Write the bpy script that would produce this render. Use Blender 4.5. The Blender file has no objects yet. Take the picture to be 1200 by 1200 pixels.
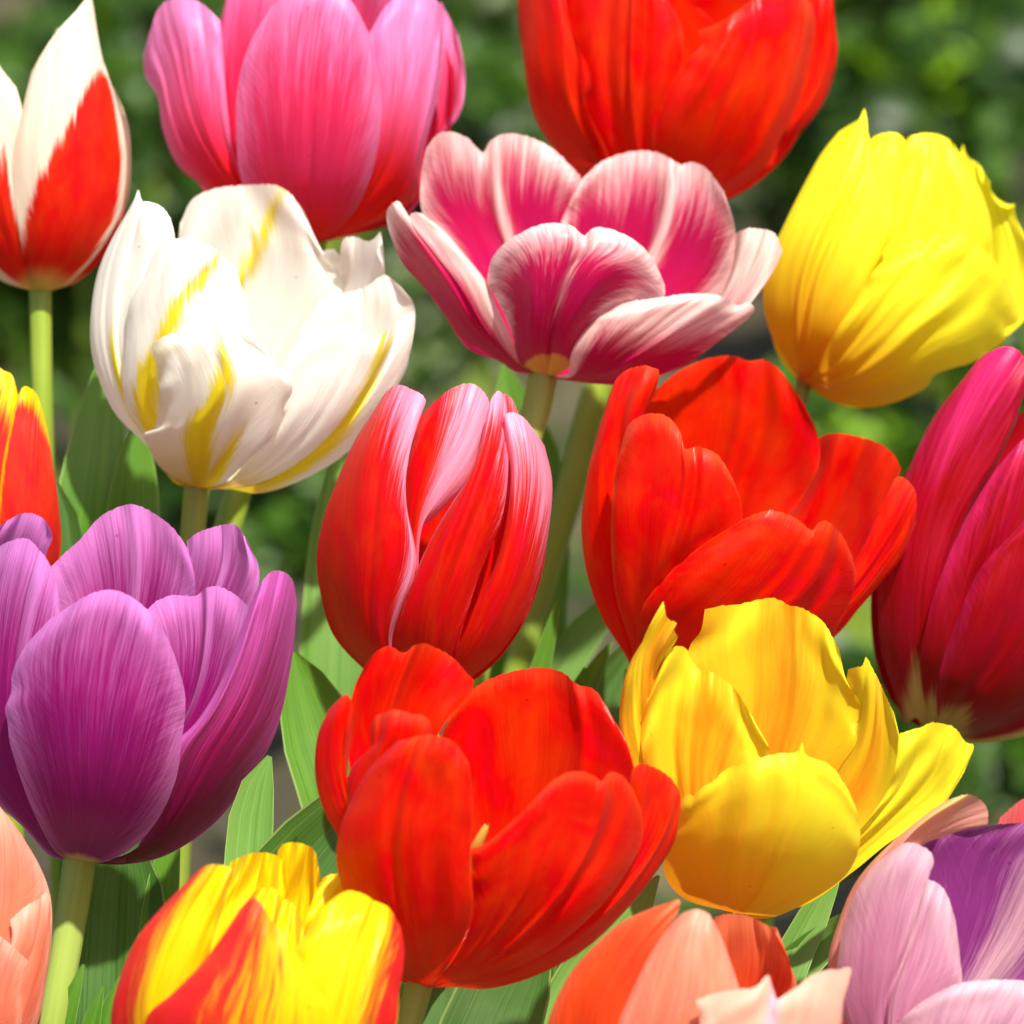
import bpy, math, random
import numpy as np
from mathutils import Vector, noise as mnoise

# ------------------------------------------------------------------ camera, sky, sun, exposure
scene = bpy.context.scene
COL = scene.collection
PITCH = math.radians(15.0)
CAM_H = 0.73
W = 0.175                      # picture width per metre of distance
CAM = np.array([0.0, 0.0, CAM_H])
RIGHT = np.array([1.0, 0.0, 0.0])
FWD = np.array([0.0, math.cos(PITCH), -math.sin(PITCH)])
UP = np.array([0.0, math.sin(PITCH), math.cos(PITCH)])

cd = bpy.data.cameras.new('camera')
cam = bpy.data.objects.new('camera', cd)
COL.objects.link(cam)
cam.location = CAM
cam.rotation_euler = (math.radians(90) - PITCH, 0, 0)
cd.sensor_width = 36.0
cd.lens = 36.0 / W
cd.clip_start = 0.05
cd.clip_end = 500
cd.dof.use_dof = True
cd.dof.focus_distance = 1.145
cd.dof.aperture_fstop = 19
scene.camera = cam

SUN_EL = math.radians(56)
SUN_AZ = math.radians(160)      # compass direction the light comes from (0 = +Y, clockwise)
w = bpy.data.worlds.new('World')
scene.world = w
w.use_nodes = True
nt = w.node_tree
sky = nt.nodes.new('ShaderNodeTexSky')
sky.sky_type = 'NISHITA'
sky.sun_disc = False
sky.sun_elevation = SUN_EL
sky.sun_rotation = SUN_AZ
sky.air_density = 1.0
sky.dust_density = 2.5
nt.links.new(sky.outputs[0], nt.nodes['Background'].inputs[0])
nt.nodes['Background'].inputs[1].default_value = 0.085

sd = bpy.data.lights.new('sun', 'SUN')
sd.energy = 4.8
sd.angle = math.radians(1.5)
sd.color = (1.0, 0.95, 0.86)
sun = bpy.data.objects.new('sun', sd)
COL.objects.link(sun)
to_sun = Vector((math.sin(SUN_AZ) * math.cos(SUN_EL), math.cos(SUN_AZ) * math.cos(SUN_EL), math.sin(SUN_EL)))
sun.rotation_euler = to_sun.to_track_quat('Z', 'Y').to_euler()
sun.location = (-1, -1, 3)

scene.view_settings.view_transform = 'Standard'
scene.view_settings.look = 'None'
scene.view_settings.exposure = 0.8
scene.view_settings.gamma = 1.0
scene.render.engine = 'CYCLES'
scene.cycles.max_bounces = 10
scene.cycles.diffuse_bounces = 6
scene.cycles.transmission_bounces = 8

# ------------------------------------------------------------------ helpers
def at(x, y, d):
    """a pixel of the 1200 px picture at distance d along the view axis -> world (arrays welcome)"""
    x = np.asarray(x, float); y = np.asarray(y, float); d = np.asarray(d, float)
    a = (x - 600.0) / 1200.0 * W * d
    b = (600.0 - y) / 1200.0 * W * d
    return CAM + a[..., None] * RIGHT + b[..., None] * UP + d[..., None] * FWD

def lin(r, g, b):
    def f(c):
        c /= 255.0
        return c / 12.92 if c <= 0.04045 else ((c + 0.055) / 1.055) ** 2.4
    return (f(r), f(g), f(b), 1.0)

def sm(e0, e1, x):
    t = np.clip((np.asarray(x, float) - e0) / (e1 - e0), 0, 1)
    return t * t * (3 - 2 * t)

def spline(pts, n):
    """Catmull-Rom through pts, resampled evenly by arc length"""
    P = np.array(pts, float)
    if len(P) == 1:
        return np.repeat(P, n, 0)
    k = [P[0]]
    for q in P[1:]:
        if np.linalg.norm(q - k[-1]) > 1e-6:
            k.append(q)
    P = np.array(k)
    if len(P) == 1:
        return np.repeat(P, n, 0)
    E = np.vstack([2 * P[0] - P[1], P, 2 * P[-1] - P[-2]])
    out = []
    for i in range(1, len(E) - 2):
        p0, p1, p2, p3 = E[i - 1], E[i], E[i + 1], E[i + 2]
        t1 = max(np.linalg.norm(p1 - p0), 1e-3) ** .5
        t2 = t1 + max(np.linalg.norm(p2 - p1), 1e-3) ** .5
        t3 = t2 + max(np.linalg.norm(p3 - p2), 1e-3) ** .5
        for t in np.linspace(t1, t2, 14, endpoint=False):
            A1 = (t1 - t) / t1 * p0 + t / t1 * p1
            A2 = (t2 - t) / (t2 - t1) * p1 + (t - t1) / (t2 - t1) * p2
            A3 = (t3 - t) / (t3 - t2) * p2 + (t - t2) / (t3 - t2) * p3
            B1 = (t2 - t) / t2 * A1 + t / t2 * A2
            B2 = (t3 - t) / (t3 - t1) * A2 + (t - t1) / (t3 - t1) * A3
            out.append((t2 - t) / (t2 - t1) * B1 + (t - t1) / (t2 - t1) * B2)
    out.append(P[-1])
    Q = np.array(out)
    s = np.concatenate([[0], np.cumsum(np.linalg.norm(np.diff(Q, axis=0), axis=1))])
    u = np.linspace(0, s[-1], n)
    return np.stack([np.interp(u, s, Q[:, c]) for c in range(Q.shape[1])], 1)

def link(name, me, mat, parent=None):
    o = bpy.data.objects.new(name, me)
    COL.objects.link(o)
    if mat: me.materials.append(mat)
    if parent is not None:
        o.parent = parent
        o.matrix_parent_inverse.identity()
        o.location = -Vector(parent.location)
    return o

def grid_mesh(name, P, UV, attrs=None):
    """P (n,m,3) world points, UV (n,m,2)"""
    n, m = P.shape[:2]
    V = P.reshape(-1, 3)
    idx = np.arange(n * m).reshape(n, m)
    F = np.stack([idx[:-1, :-1], idx[:-1, 1:], idx[1:, 1:], idx[1:, :-1]], -1).reshape(-1, 4)
    me = bpy.data.meshes.new(name)
    me.from_pydata(V.tolist(), [], F.tolist())
    uv = me.uv_layers.new(name='UVMap')
    li = np.empty(len(me.loops), dtype=np.int32)
    me.loops.foreach_get('vertex_index', li)
    uv.data.foreach_set('uv', UV.reshape(-1, 2)[li].ravel())
    for k, a in (attrs or {}).items():
        at_ = me.attributes.new(k, 'FLOAT', 'POINT')
        at_.data.foreach_set('value', np.asarray(a, float).ravel())
    me.polygons.foreach_set('use_smooth', np.ones(len(me.polygons), dtype=bool))
    me.update()
    return me

# ------------------------------------------------------------------ materials
def N(nt, kind, **kw):
    n = nt.nodes.new(kind)
    for k, v in kw.items():
        setattr(n, k, v)
    return n

def math_node(nt, op, a, b=None):
    n = N(nt, 'ShaderNodeMath', operation=op)
    for i, v in enumerate((a, b)):
        if v is None: continue
        if isinstance(v, (int, float)): n.inputs[i].default_value = v
        else: nt.links.new(v, n.inputs[i])
    return n.outputs[0]

def mix_col(nt, f, a, b, blend='MIX'):
    n = N(nt, 'ShaderNodeMix', data_type='RGBA', blend_type=blend)
    for s, v in ((0, f), (6, a), (7, b)):
        if isinstance(v, (int, float)): n.inputs[s].default_value = v
        elif isinstance(v, tuple): n.inputs[s].default_value = v
        else: nt.links.new(v, n.inputs[s])
    return n.outputs[2]

def petal_mat(name, A, B, C, amp1=.5, wid1=.35, amp2=.3, wid2=.35, trans=.42, rough=.38, streaks=38,
              vein=.08, bump=.25, sat=1.0, spec=.28):
    m = bpy.data.materials.new(name)
    m.use_nodes = True
    nt = m.node_tree
    nt.nodes.clear()
    L = nt.links
    uv = N(nt, 'ShaderNodeUVMap')
    info = N(nt, 'ShaderNodeObjectInfo')
    sep = N(nt, 'ShaderNodeSeparateXYZ'); L.new(uv.outputs[0], sep.inputs[0])
    def streak(su, sv, detail=3.0, off=0.0):
        c = N(nt, 'ShaderNodeCombineXYZ')
        L.new(math_node(nt, 'MULTIPLY', sep.outputs[0], su), c.inputs[0])
        L.new(math_node(nt, 'MULTIPLY', sep.outputs[1], sv), c.inputs[1])
        L.new(math_node(nt, 'MULTIPLY_ADD', info.outputs['Random'], 57.0), c.inputs[2])
        c.inputs[2].links[0].from_node.inputs[2].default_value = off
        t = N(nt, 'ShaderNodeTexNoise'); t.inputs['Scale'].default_value = 1.0
        t.inputs['Detail'].default_value = detail; t.inputs['Roughness'].default_value = .6; t.inputs['Distortion'].default_value = .45
        L.new(c.outputs[0], t.inputs['Vector'])
        return t.outputs[0]
    s1 = streak(streaks, 2.6, 4)
    s2 = streak(streaks * 3.2, 5.0, 2, 11)
    blot = streak(5, 4, 3, 23)
    # side veins: they leave the midrib and sweep up and out to the margin
    aa = math_node(nt, 'ABSOLUTE', math_node(nt, 'SUBTRACT', math_node(nt, 'MULTIPLY', sep.outputs[0], 2.0), 1.0))
    cf = N(nt, 'ShaderNodeCombineXYZ')
    L.new(math_node(nt, 'MULTIPLY', math_node(nt, 'SUBTRACT', sep.outputs[1], math_node(nt, 'MULTIPLY', aa, .75)), 62.0), cf.inputs[0])
    L.new(math_node(nt, 'MULTIPLY', aa, 2.5), cf.inputs[1])
    L.new(math_node(nt, 'MULTIPLY', info.outputs['Random'], 91.0), cf.inputs[2])
    tf = N(nt, 'ShaderNodeTexNoise'); tf.inputs['Scale'].default_value = 1.0; tf.inputs['Detail'].default_value = 5
    tf.inputs['Roughness'].default_value = .65
    L.new(cf.outputs[0], tf.inputs['Vector'])
    wf = N(nt, 'ShaderNodeMapRange', interpolation_type='SMOOTHSTEP'); L.new(aa, wf.inputs[0])
    wf.inputs[1].default_value = .12; wf.inputs[2].default_value = .62
    patch = streak(3.5, 2.5, 2, 41)
    pm = N(nt, 'ShaderNodeMapRange', interpolation_type='SMOOTHSTEP'); L.new(patch, pm.inputs[0])
    pm.inputs[1].default_value = .36; pm.inputs[2].default_value = .62; pm.inputs[3].default_value = .3; pm.inputs[4].default_value = 1.0
    mf = N(nt, 'ShaderNodeMix', data_type='FLOAT'); L.new(math_node(nt, 'MULTIPLY', wf.outputs[0], pm.outputs[0]), mf.inputs[0]); L.new(s2, mf.inputs[2]); L.new(tf.outputs[0], mf.inputs[3])
    s2 = mf.outputs[0]
    def mask(attr, amp, wid):
        a = N(nt, 'ShaderNodeAttribute', attribute_name=attr)
        j = math_node(nt, 'MULTIPLY', math_node(nt, 'SUBTRACT', s1, .5), amp)
        j2 = math_node(nt, 'MULTIPLY', math_node(nt, 'SUBTRACT', s2, .5), amp * .9)
        x = math_node(nt, 'ADD', math_node(nt, 'ADD', a.outputs['Fac'], j), j2)
        mr = N(nt, 'ShaderNodeMapRange', interpolation_type='SMOOTHSTEP')
        L.new(x, mr.inputs[0])
        mr.inputs[1].default_value = .5 - wid / 2; mr.inputs[2].default_value = .5 + wid / 2
        return mr.outputs[0]
    col = mix_col(nt, mask('m1', amp1, wid1), A, B)
    col = mix_col(nt, mask('m2', amp2, wid2), col, C)
    v1 = math_node(nt, 'MULTIPLY_ADD', s1, vein * 2); v1.node.inputs[2].default_value = 1 - vein
    v2 = math_node(nt, 'MULTIPLY_ADD', s2, vein * 3.4); v2.node.inputs[2].default_value = 1 - vein * 1.7
    v3 = math_node(nt, 'MULTIPLY_ADD', blot, vein); v3.node.inputs[2].default_value = 1 - vein * .5
    val = math_node(nt, 'MULTIPLY', math_node(nt, 'MULTIPLY', v1, v2), v3)
    # sparse pollen specks and tiny blemishes
    geo = N(nt, 'ShaderNodeNewGeometry')
    vo = N(nt, 'ShaderNodeTexVoronoi'); vo.inputs['Scale'].default_value = 330
    L.new(geo.outputs['Position'], vo.inputs['Vector'])
    vs = N(nt, 'ShaderNodeSeparateColor'); L.new(vo.outputs['Color'], vs.inputs[0])
    near = math_node(nt, 'LESS_THAN', vo.outputs['Distance'], .11)
    rare = math_node(nt, 'GREATER_THAN', vs.outputs[0], .955)
    spk = math_node(nt, 'MULTIPLY', near, rare)
    val = math_node(nt, 'MULTIPLY', val, math_node(nt, 'SUBTRACT', 1.0, math_node(nt, 'MULTIPLY', spk, .35)))
    hsv = N(nt, 'ShaderNodeHueSaturation')
    L.new(col, hsv.inputs['Color']); L.new(val, hsv.inputs['Value'])
    hue = math_node(nt, 'MULTIPLY_ADD', blot, .022); hue.node.inputs[2].default_value = .5 - .009
    L.new(hue, hsv.inputs['Hue'])
    colv = hsv.outputs[0]
    bp = N(nt, 'ShaderNodeBump'); bp.inputs['Strength'].default_value = bump; bp.inputs['Distance'].default_value = .0006
    L.new(math_node(nt, 'ADD', math_node(nt, 'MULTIPLY', s1, .6), s2), bp.inputs['Height'])
    pr = N(nt, 'ShaderNodeBsdfPrincipled')
    L.new(colv, pr.inputs['Base Color']); pr.inputs['Roughness'].default_value = rough
    pr.inputs['Specular IOR Level'].default_value = spec
    pr.inputs['Sheen Weight'].default_value = .02; pr.inputs['Sheen Roughness'].default_value = .4
    L.new(bp.outputs[0], pr.inputs['Normal'])
    tr = N(nt, 'ShaderNodeBsdfTranslucent')
    L.new(colv, tr.inputs['Color']); L.new(bp.outputs[0], tr.inputs['Normal'])
    mx = N(nt, 'ShaderNodeMixShader'); mx.inputs[0].default_value = trans
    L.new(pr.outputs[0], mx.inputs[1]); L.new(tr.outputs[0], mx.inputs[2])
    out = N(nt, 'ShaderNodeOutputMaterial'); L.new(mx.outputs[0], out.inputs[0])
    return m

def green_mat(name, A, B, trans=.3, rough=.4, su=30, sv=1.2, amt=1.0, spec=.4, bloom=.22):
    """leaf or stem: parallel veins running along v, light and dark green"""
    m = bpy.data.materials.new(name); m.use_nodes = True
    nt = m.node_tree; nt.nodes.clear(); L = nt.links
    uv = N(nt, 'ShaderNodeUVMap'); info = N(nt, 'ShaderNodeObjectInfo')
    sep = N(nt, 'ShaderNodeSeparateXYZ'); L.new(uv.outputs[0], sep.inputs[0])
    c = N(nt, 'ShaderNodeCombineXYZ')
    L.new(math_node(nt, 'MULTIPLY', sep.outputs[0], su), c.inputs[0])
    L.new(math_node(nt, 'MULTIPLY', sep.outputs[1], sv), c.inputs[1])
    L.new(math_node(nt, 'MULTIPLY', info.outputs['Random'], 31.0), c.inputs[2])
    t = N(nt, 'ShaderNodeTexNoise'); t.inputs['Scale'].default_value = 1; t.inputs['Detail'].default_value = 4
    L.new(c.outputs[0], t.inputs['Vector'])
    geo = N(nt, 'ShaderNodeNewGeometry')
    t2 = N(nt, 'ShaderNodeTexNoise'); t2.inputs['Scale'].default_value = 60; t2.inputs['Detail'].default_value = 3
    L.new(geo.outputs['Position'], t2.inputs['Vector'])
    mr = N(nt, 'ShaderNodeMapRange'); L.new(math_node(nt, 'ADD', math_node(nt, 'MULTIPLY', t.outputs[0], .75), math_node(nt, 'MULTIPLY', t2.outputs[0], .25)), mr.inputs[0])
    mr.inputs[1].default_value = .5 - .2 / amt; mr.inputs[2].default_value = .5 + .2 / amt
    col = mix_col(nt, mr.outputs[0], A, B)
    t3 = N(nt, 'ShaderNodeTexNoise'); t3.inputs['Scale'].default_value = 38; t3.inputs['Detail'].default_value = 5
    L.new(geo.outputs['Position'], t3.inputs['Vector'])
    m3 = N(nt, 'ShaderNodeMapRange'); L.new(t3.outputs[0], m3.inputs[0]); m3.inputs[1].default_value = .45; m3.inputs[2].default_value = .75
    m3.inputs[4].default_value = bloom
    col = mix_col(nt, m3.outputs[0], col, lin(150, 172, 128))
    eg = math_node(nt, 'GREATER_THAN', math_node(nt, 'ABSOLUTE', math_node(nt, 'SUBTRACT', sep.outputs[0], .5)), .475)
    col = mix_col(nt, math_node(nt, 'MULTIPLY', eg, .5), col, lin(170, 196, 120))
    bp = N(nt, 'ShaderNodeBump'); bp.inputs['Strength'].default_value = .3; bp.inputs['Distance'].default_value = .0005
    L.new(t.outputs[0], bp.inputs['Height'])
    pr = N(nt, 'ShaderNodeBsdfPrincipled'); L.new(col, pr.inputs['Base Color'])
    pr.inputs['Roughness'].default_value = rough; pr.inputs['Specular IOR Level'].default_value = spec
    L.new(bp.outputs[0], pr.inputs['Normal'])
    tr = N(nt, 'ShaderNodeBsdfTranslucent'); L.new(mix_col(nt, .5, col, lin(150, 190, 20)), tr.inputs['Color'])
    mx = N(nt, 'ShaderNodeMixShader'); mx.inputs[0].default_value = trans
    L.new(pr.outputs[0], mx.inputs[1]); L.new(tr.outputs[0], mx.inputs[2])
    out = N(nt, 'ShaderNodeOutputMaterial'); L.new(mx.outputs[0], out.inputs[0])
    return m

STEM = green_mat('stem_green', lin(112, 138, 38), lin(152, 174, 62), trans=.12, su=9, sv=1.5, bloom=.1)
STEM_PALE = green_mat('stem_pale', lin(140, 165, 66), lin(172, 188, 96), trans=.12, su=9, sv=1.5, bloom=.1)
STEM_OLIVE = green_mat('stem_olive', lin(132, 152, 50), lin(170, 190, 84), trans=.1, su=9, sv=1.5, bloom=.08)
LEAF = green_mat('leaf_green', lin(60, 110, 22), lin(104, 152, 48), su=60, amt=1.3)
LEAF_DARK = green_mat('leaf_dark', lin(42, 84, 24), lin(78, 118, 50), su=60, amt=1.3)
LEAF_PALE = green_mat('leaf_pale', lin(84, 134, 44), lin(126, 166, 84), su=22)
BED = green_mat('bed_foliage', lin(62, 98, 30), lin(100, 136, 44), su=6, sv=6)

# ------------------------------------------------------------------ the setting: soil
def soil_mat():
    m = bpy.data.materials.new('soil'); m.use_nodes = True
    nt = m.node_tree; L = nt.links
    pr = nt.nodes['Principled BSDF']
    geo = N(nt, 'ShaderNodeNewGeometry')
    def nz(sc, d):
        t = N(nt, 'ShaderNodeTexNoise'); t.inputs['Scale'].default_value = sc; t.inputs['Detail'].default_value = d
        L.new(geo.outputs['Position'], t.inputs['Vector']); return t.outputs[0]
    a = nz(3.5, 4); b = nz(45, 6)
    mr = N(nt, 'ShaderNodeMapRange'); L.new(a, mr.inputs[0]); mr.inputs[1].default_value = .4; mr.inputs[2].default_value = .62
    c = mix_col(nt, mr.outputs[0], lin(58, 54, 32), lin(92, 86, 56))
    mr2 = N(nt, 'ShaderNodeMapRange'); L.new(b, mr2.inputs[0]); mr2.inputs[1].default_value = .35; mr2.inputs[2].default_value = .65
    c = mix_col(nt, mr2.outputs[0], mix_col(nt, .55, c, lin(50, 40, 28)), c)
    L.new(c, pr.inputs['Base Color']); pr.inputs['Roughness'].default_value = .95
    bp = N(nt, 'ShaderNodeBump'); bp.inputs['Strength'].default_value = .8; bp.inputs['Distance'].default_value = .02
    L.new(b, bp.inputs['Height']); L.new(bp.outputs[0], pr.inputs['Normal'])
    return m

def build_ground():
    # fine near the bed, coarse towards the horizon
    xs = np.concatenate([[-200, -60, -20, -8], np.linspace(-3, 3, 61), [8, 20, 60, 200]])
    ys = np.concatenate([[-60, -20, -5], np.linspace(-.5, 7.5, 81), [12, 30, 80, 250]])
    X, Y = np.meshgrid(xs, ys)
    Z = np.zeros_like(X)
    for i in range(X.shape[0]):
        for j in range(X.shape[1]):
            if abs(X[i, j]) < 3.5 and -.6 < Y[i, j] < 8:
                Z[i, j] = .03 * mnoise.noise(Vector((X[i, j] * 2.2, Y[i, j] * 2.2, 0))) - .015
    P = np.stack([X, Y, Z], -1)
    me = grid_mesh('ground', P, np.stack([X, Y], -1) * .1)
    o = link('ground', me, soil_mat())
    o['kind'] = 'structure'
build_ground()

# ------------------------------------------------------------------ planting behind the tulips (out of focus)
def bush(label, px, py, d, wpx, hpx, n, leaf, mats, seed, group='leafy plants behind the tulips'):
    """foliage plant standing at distance d, crown centred on the line through pixel (px, py)"""
    rng = random.Random(seed)
    s = W * d / 1200
    c = at(px, py, d)
    root = bpy.data.objects.new('garden_plant', None); COL.objects.link(root)
    root.location = (c[0], c[1], 0)
    root['label'] = label; root['category'] = 'plant'; root['group'] = group
    rx, rz = wpx * s / 2, hpx * s / 2
    ry = max(rx, rz) * .6
    bot = max(0.02, c[2] - rz)
    clumps = []
    for k in range(9):
        a = rng.uniform(0, 2 * math.pi); q = rng.uniform(.2, .85)
        clumps.append((rx * q * math.cos(a), ry * rng.uniform(-.7, .7), rz * q * math.sin(a), rng.uniform(.28, .55)))
    V, Fc, UVs = [], [], []
    for k in range(n):
        cx, cy, cz, cr = rng.choice(clumps)
        for _ in range(30):
            dx, dy, dz = rng.gauss(0, .5), rng.gauss(0, .5), rng.gauss(0, .5)
            if dx * dx + dy * dy + dz * dz < 1.2: break
        p = Vector((c[0] + cx + dx * cr * rx, c[1] + cy + dy * cr * ry, max(bot, c[2] + cz + dz * cr * rz)))
        ln = leaf * rng.uniform(.6, 1.3); wd = ln * rng.uniform(.3, .5)
        dr = Vector((rng.gauss(0, 1), rng.gauss(0, 1), rng.gauss(.3, .7))).normalized()
        sd_ = dr.cross(Vector((rng.gauss(0, 1), rng.gauss(-.7, 1), rng.gauss(.8, .7)))).normalized()
        up = sd_.cross(dr)
        base = len(V)
        for v, ww, hh in ((0, .12, 0), (.3, .85, .06), (.65, .8, .07), (1, .05, -.08)):
            for u in (-1, 0, 1):
                V.append(p + dr * (v - .5) * ln + sd_ * (u * ww * wd) + up * (hh * ln + abs(u) * ww * wd * .35))
                UVs.append(((u + 1) / 2, v))
        for i in range(3):
            for j in range(2):
                q = base + i * 3 + j
                Fc.append((q, q + 1, q + 4, q + 3))
    me = bpy.data.meshes.new('foliage')
    me.from_pydata([tuple(v) for v in V], [], Fc)
    uv = me.uv_layers.new(name='UVMap')
    li = np.empty(len(me.loops), dtype=np.int32); me.loops.foreach_get('vertex_index', li)
    uv.data.foreach_set('uv', np.array(UVs)[li].ravel())
    me.polygons.foreach_set('use_smooth', np.ones(len(me.polygons), dtype=bool))
    for mm in mats[1:]: pass
    o = link('foliage', me, None, root)
    for mm in mats: me.materials.append(mm)
    pi = [rng.randrange(len(mats)) for _ in range(n)]
    me.polygons.foreach_set('material_index', np.repeat(pi, 6).astype(np.int32))
    # twiggy stems up to the clumps
    SV, SF, SU = [], [], []
    for (cx, cy, cz, cr) in clumps:
        a = np.array([c[0] + cx * .2, c[1] + cy * .2, 0.0]); b = np.array([c[0] + cx, c[1] + cy, max(.04, c[2] + cz)])
        m_ = (a + b) / 2 + np.array([cx * .2, 0, .02])
        pts = spline([a, m_, b], 7)
        base = len(SV)
        for i, q in enumerate(pts):
            r = .005 * (1 - i / 9)
            for j in range(6):
                t = j / 6 * 2 * math.pi
                SV.append((q[0] + r * math.cos(t), q[1] + r * math.sin(t), q[2])); 
        for i in range(6):
            for j in range(6):
                SF.append((base + i * 6 + j, base + i * 6 + (j + 1) % 6, base + (i + 1) * 6 + (j + 1) % 6, base + (i + 1) * 6 + j))
    sme = bpy.data.meshes.new('stem'); sme.from_pydata(SV, [], SF)
    sme.uv_layers.new(name='UVMap')
    link('stem', sme, STEM, root)
    return root

G1 = green_mat('bush_mid', lin(46, 84, 14), lin(76, 116, 24), su=5, sv=5, trans=.35, bloom=.0)
G2 = green_mat('bush_dark', lin(24, 50, 12), lin(44, 76, 18), su=5, sv=5, trans=.3, bloom=.0)
G3 = green_mat('bush_grey', lin(96, 112, 70), lin(136, 150, 106), su=5, sv=5, trans=.25, bloom=.0)
G4 = green_mat('bush_bright', lin(106, 156, 18), lin(146, 188, 34), su=5, sv=5, trans=.4, bloom=.0)
bush('long dark green hedge across the top of the blurred background', 600, 0, 4.6, 1500, 460, 4200, .034, [G2, G2, G1], 11)
bush('dark green leafy plant in the blurred background at the top left', 90, 260, 2.75, 420, 660, 3200, .020, [G1, G2, G2], 1)
bush('mid green blurred plant behind the pink tulip', 330, 60, 3.3, 560, 420, 2400, .022, [G1, G1, G2], 2)
bush('grey green plant with pale leaf glints between the pink and red tulips', 600, 130, 3.4, 380, 440, 1700, .020, [G3, G2, G1, G2, G3], 3)
bush('grey green plant with pale leaf glints behind the fringed yellow tulip', 930, 190, 3.3, 260, 340, 1100, .022, [G3, G2, G2], 4)
bush('dark leafy plant with bright yellow green leaves at the top right', 1110, 70, 3.0, 440, 440, 1700, .028, [G1, G2, G4, G2, G2, G2], 5)
bush('low green plant at the right edge below the fringed yellow tulip', 1170, 440, 2.5, 260, 260, 500, .026, [G1, G4, G2], 6)
bush('dark low plant behind the crimson tulip at the right', 1130, 860, 2.2, 400, 360, 900, .026, [G2, G2, G1], 7)
bush('dark green plant low behind the white tulip', 250, 590, 2.4, 330, 240, 900, .022, [G2, G1, G2], 8)
bush('olive grey plant in the gap between the white and the magenta tulips', 540, 400, 3.0, 260, 250, 900, .018, [G3, G2, G1, G3], 9)
bush('small green plant with bright leaves below the fringed yellow tulip', 1000, 520, 2.5, 220, 170, 420, .024, [G1, G4, G2, G2], 10)

bush('broad dark green shrub beyond the left side of the bed', -420, 240, 3.2, 900, 760, 2600, .030, [G1, G2, G2], 12)
bush('tall mid green shrub far beyond the left side of the bed', -1250, 160, 3.8, 1000, 800, 2200, .034, [G1, G2, G1], 13)
bush('broad dark green shrub beyond the right side of the bed', 1640, 240, 3.2, 860, 760, 2600, .030, [G1, G2, G4, G2], 14)
bush('tall grey green shrub far beyond the right side of the bed', 2450, 160, 3.8, 1000, 800, 2200, .034, [G3, G2, G1], 15)

def ground_cover():
    """low creeping leaves over the soil behind the tulips, thinner where the bare path shows"""
    rng = random.Random(77)
    V, F, U = [], [], []
    while len(F) < 15000:
        x = rng.uniform(-2.6, 2.6); y = rng.uniform(1.75, 6.5)
        bare = mnoise.noise(Vector((x * 2.6, y * 1.6, 4.2)))
        if bare > .02 + .25 * rng.random() or (abs(x + .09 * y * .8) < .16 and rng.random() < .8): continue
        z = .03 * mnoise.noise(Vector((x * 2.2, y * 2.2, 0))) - .015 + rng.uniform(.005, .05)
        a = rng.uniform(0, 6.283); ln = rng.uniform(.018, .04); wd = ln * .45; t = rng.uniform(-.5, .7)
        d = Vector((math.cos(a) * math.cos(t), math.sin(a) * math.cos(t), math.sin(t))); sd_ = Vector((-math.sin(a), math.cos(a), rng.uniform(-.4, .4)))
        p = Vector((x, y, z)); b = len(V)
        V += [p - d * ln * .5, p + sd_ * wd * .5, p + d * ln * .5, p - sd_ * wd * .5]; U += [(.5, 0), (1, .5), (.5, 1), (0, .5)]
        F.append((b, b + 1, b + 2, b + 3))
    me = bpy.data.meshes.new('ground_cover'); me.from_pydata([tuple(v) for v in V], [], F)
    uv = me.uv_layers.new(name='UVMap')
    li = np.empty(len(me.loops), dtype=np.int32); me.loops.foreach_get('vertex_index', li)
    uv.data.foreach_set('uv', np.array(U)[li].ravel())
    o = link('ground_cover', me, G2); me.materials.append(G1)
    me.polygons.foreach_set('material_index', np.array([rng.randrange(2) for _ in F], dtype=np.int32))
    o['kind'] = 'stuff'; o['label'] = 'low green ground cover creeping over the soil behind the tulips'; o['category'] = 'ground cover'
ground_cover()

# ------------------------------------------------------------------ tulips
NU, NV = 52, 58
FOLD = .9
FULL = lambda a, v: a * 0
def edge(a, v, p=3, q=5, k=1.0):
    return 1 - (1 - k * np.abs(a) ** p) * (1 - np.clip(v, 0, 1) ** q)

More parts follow.
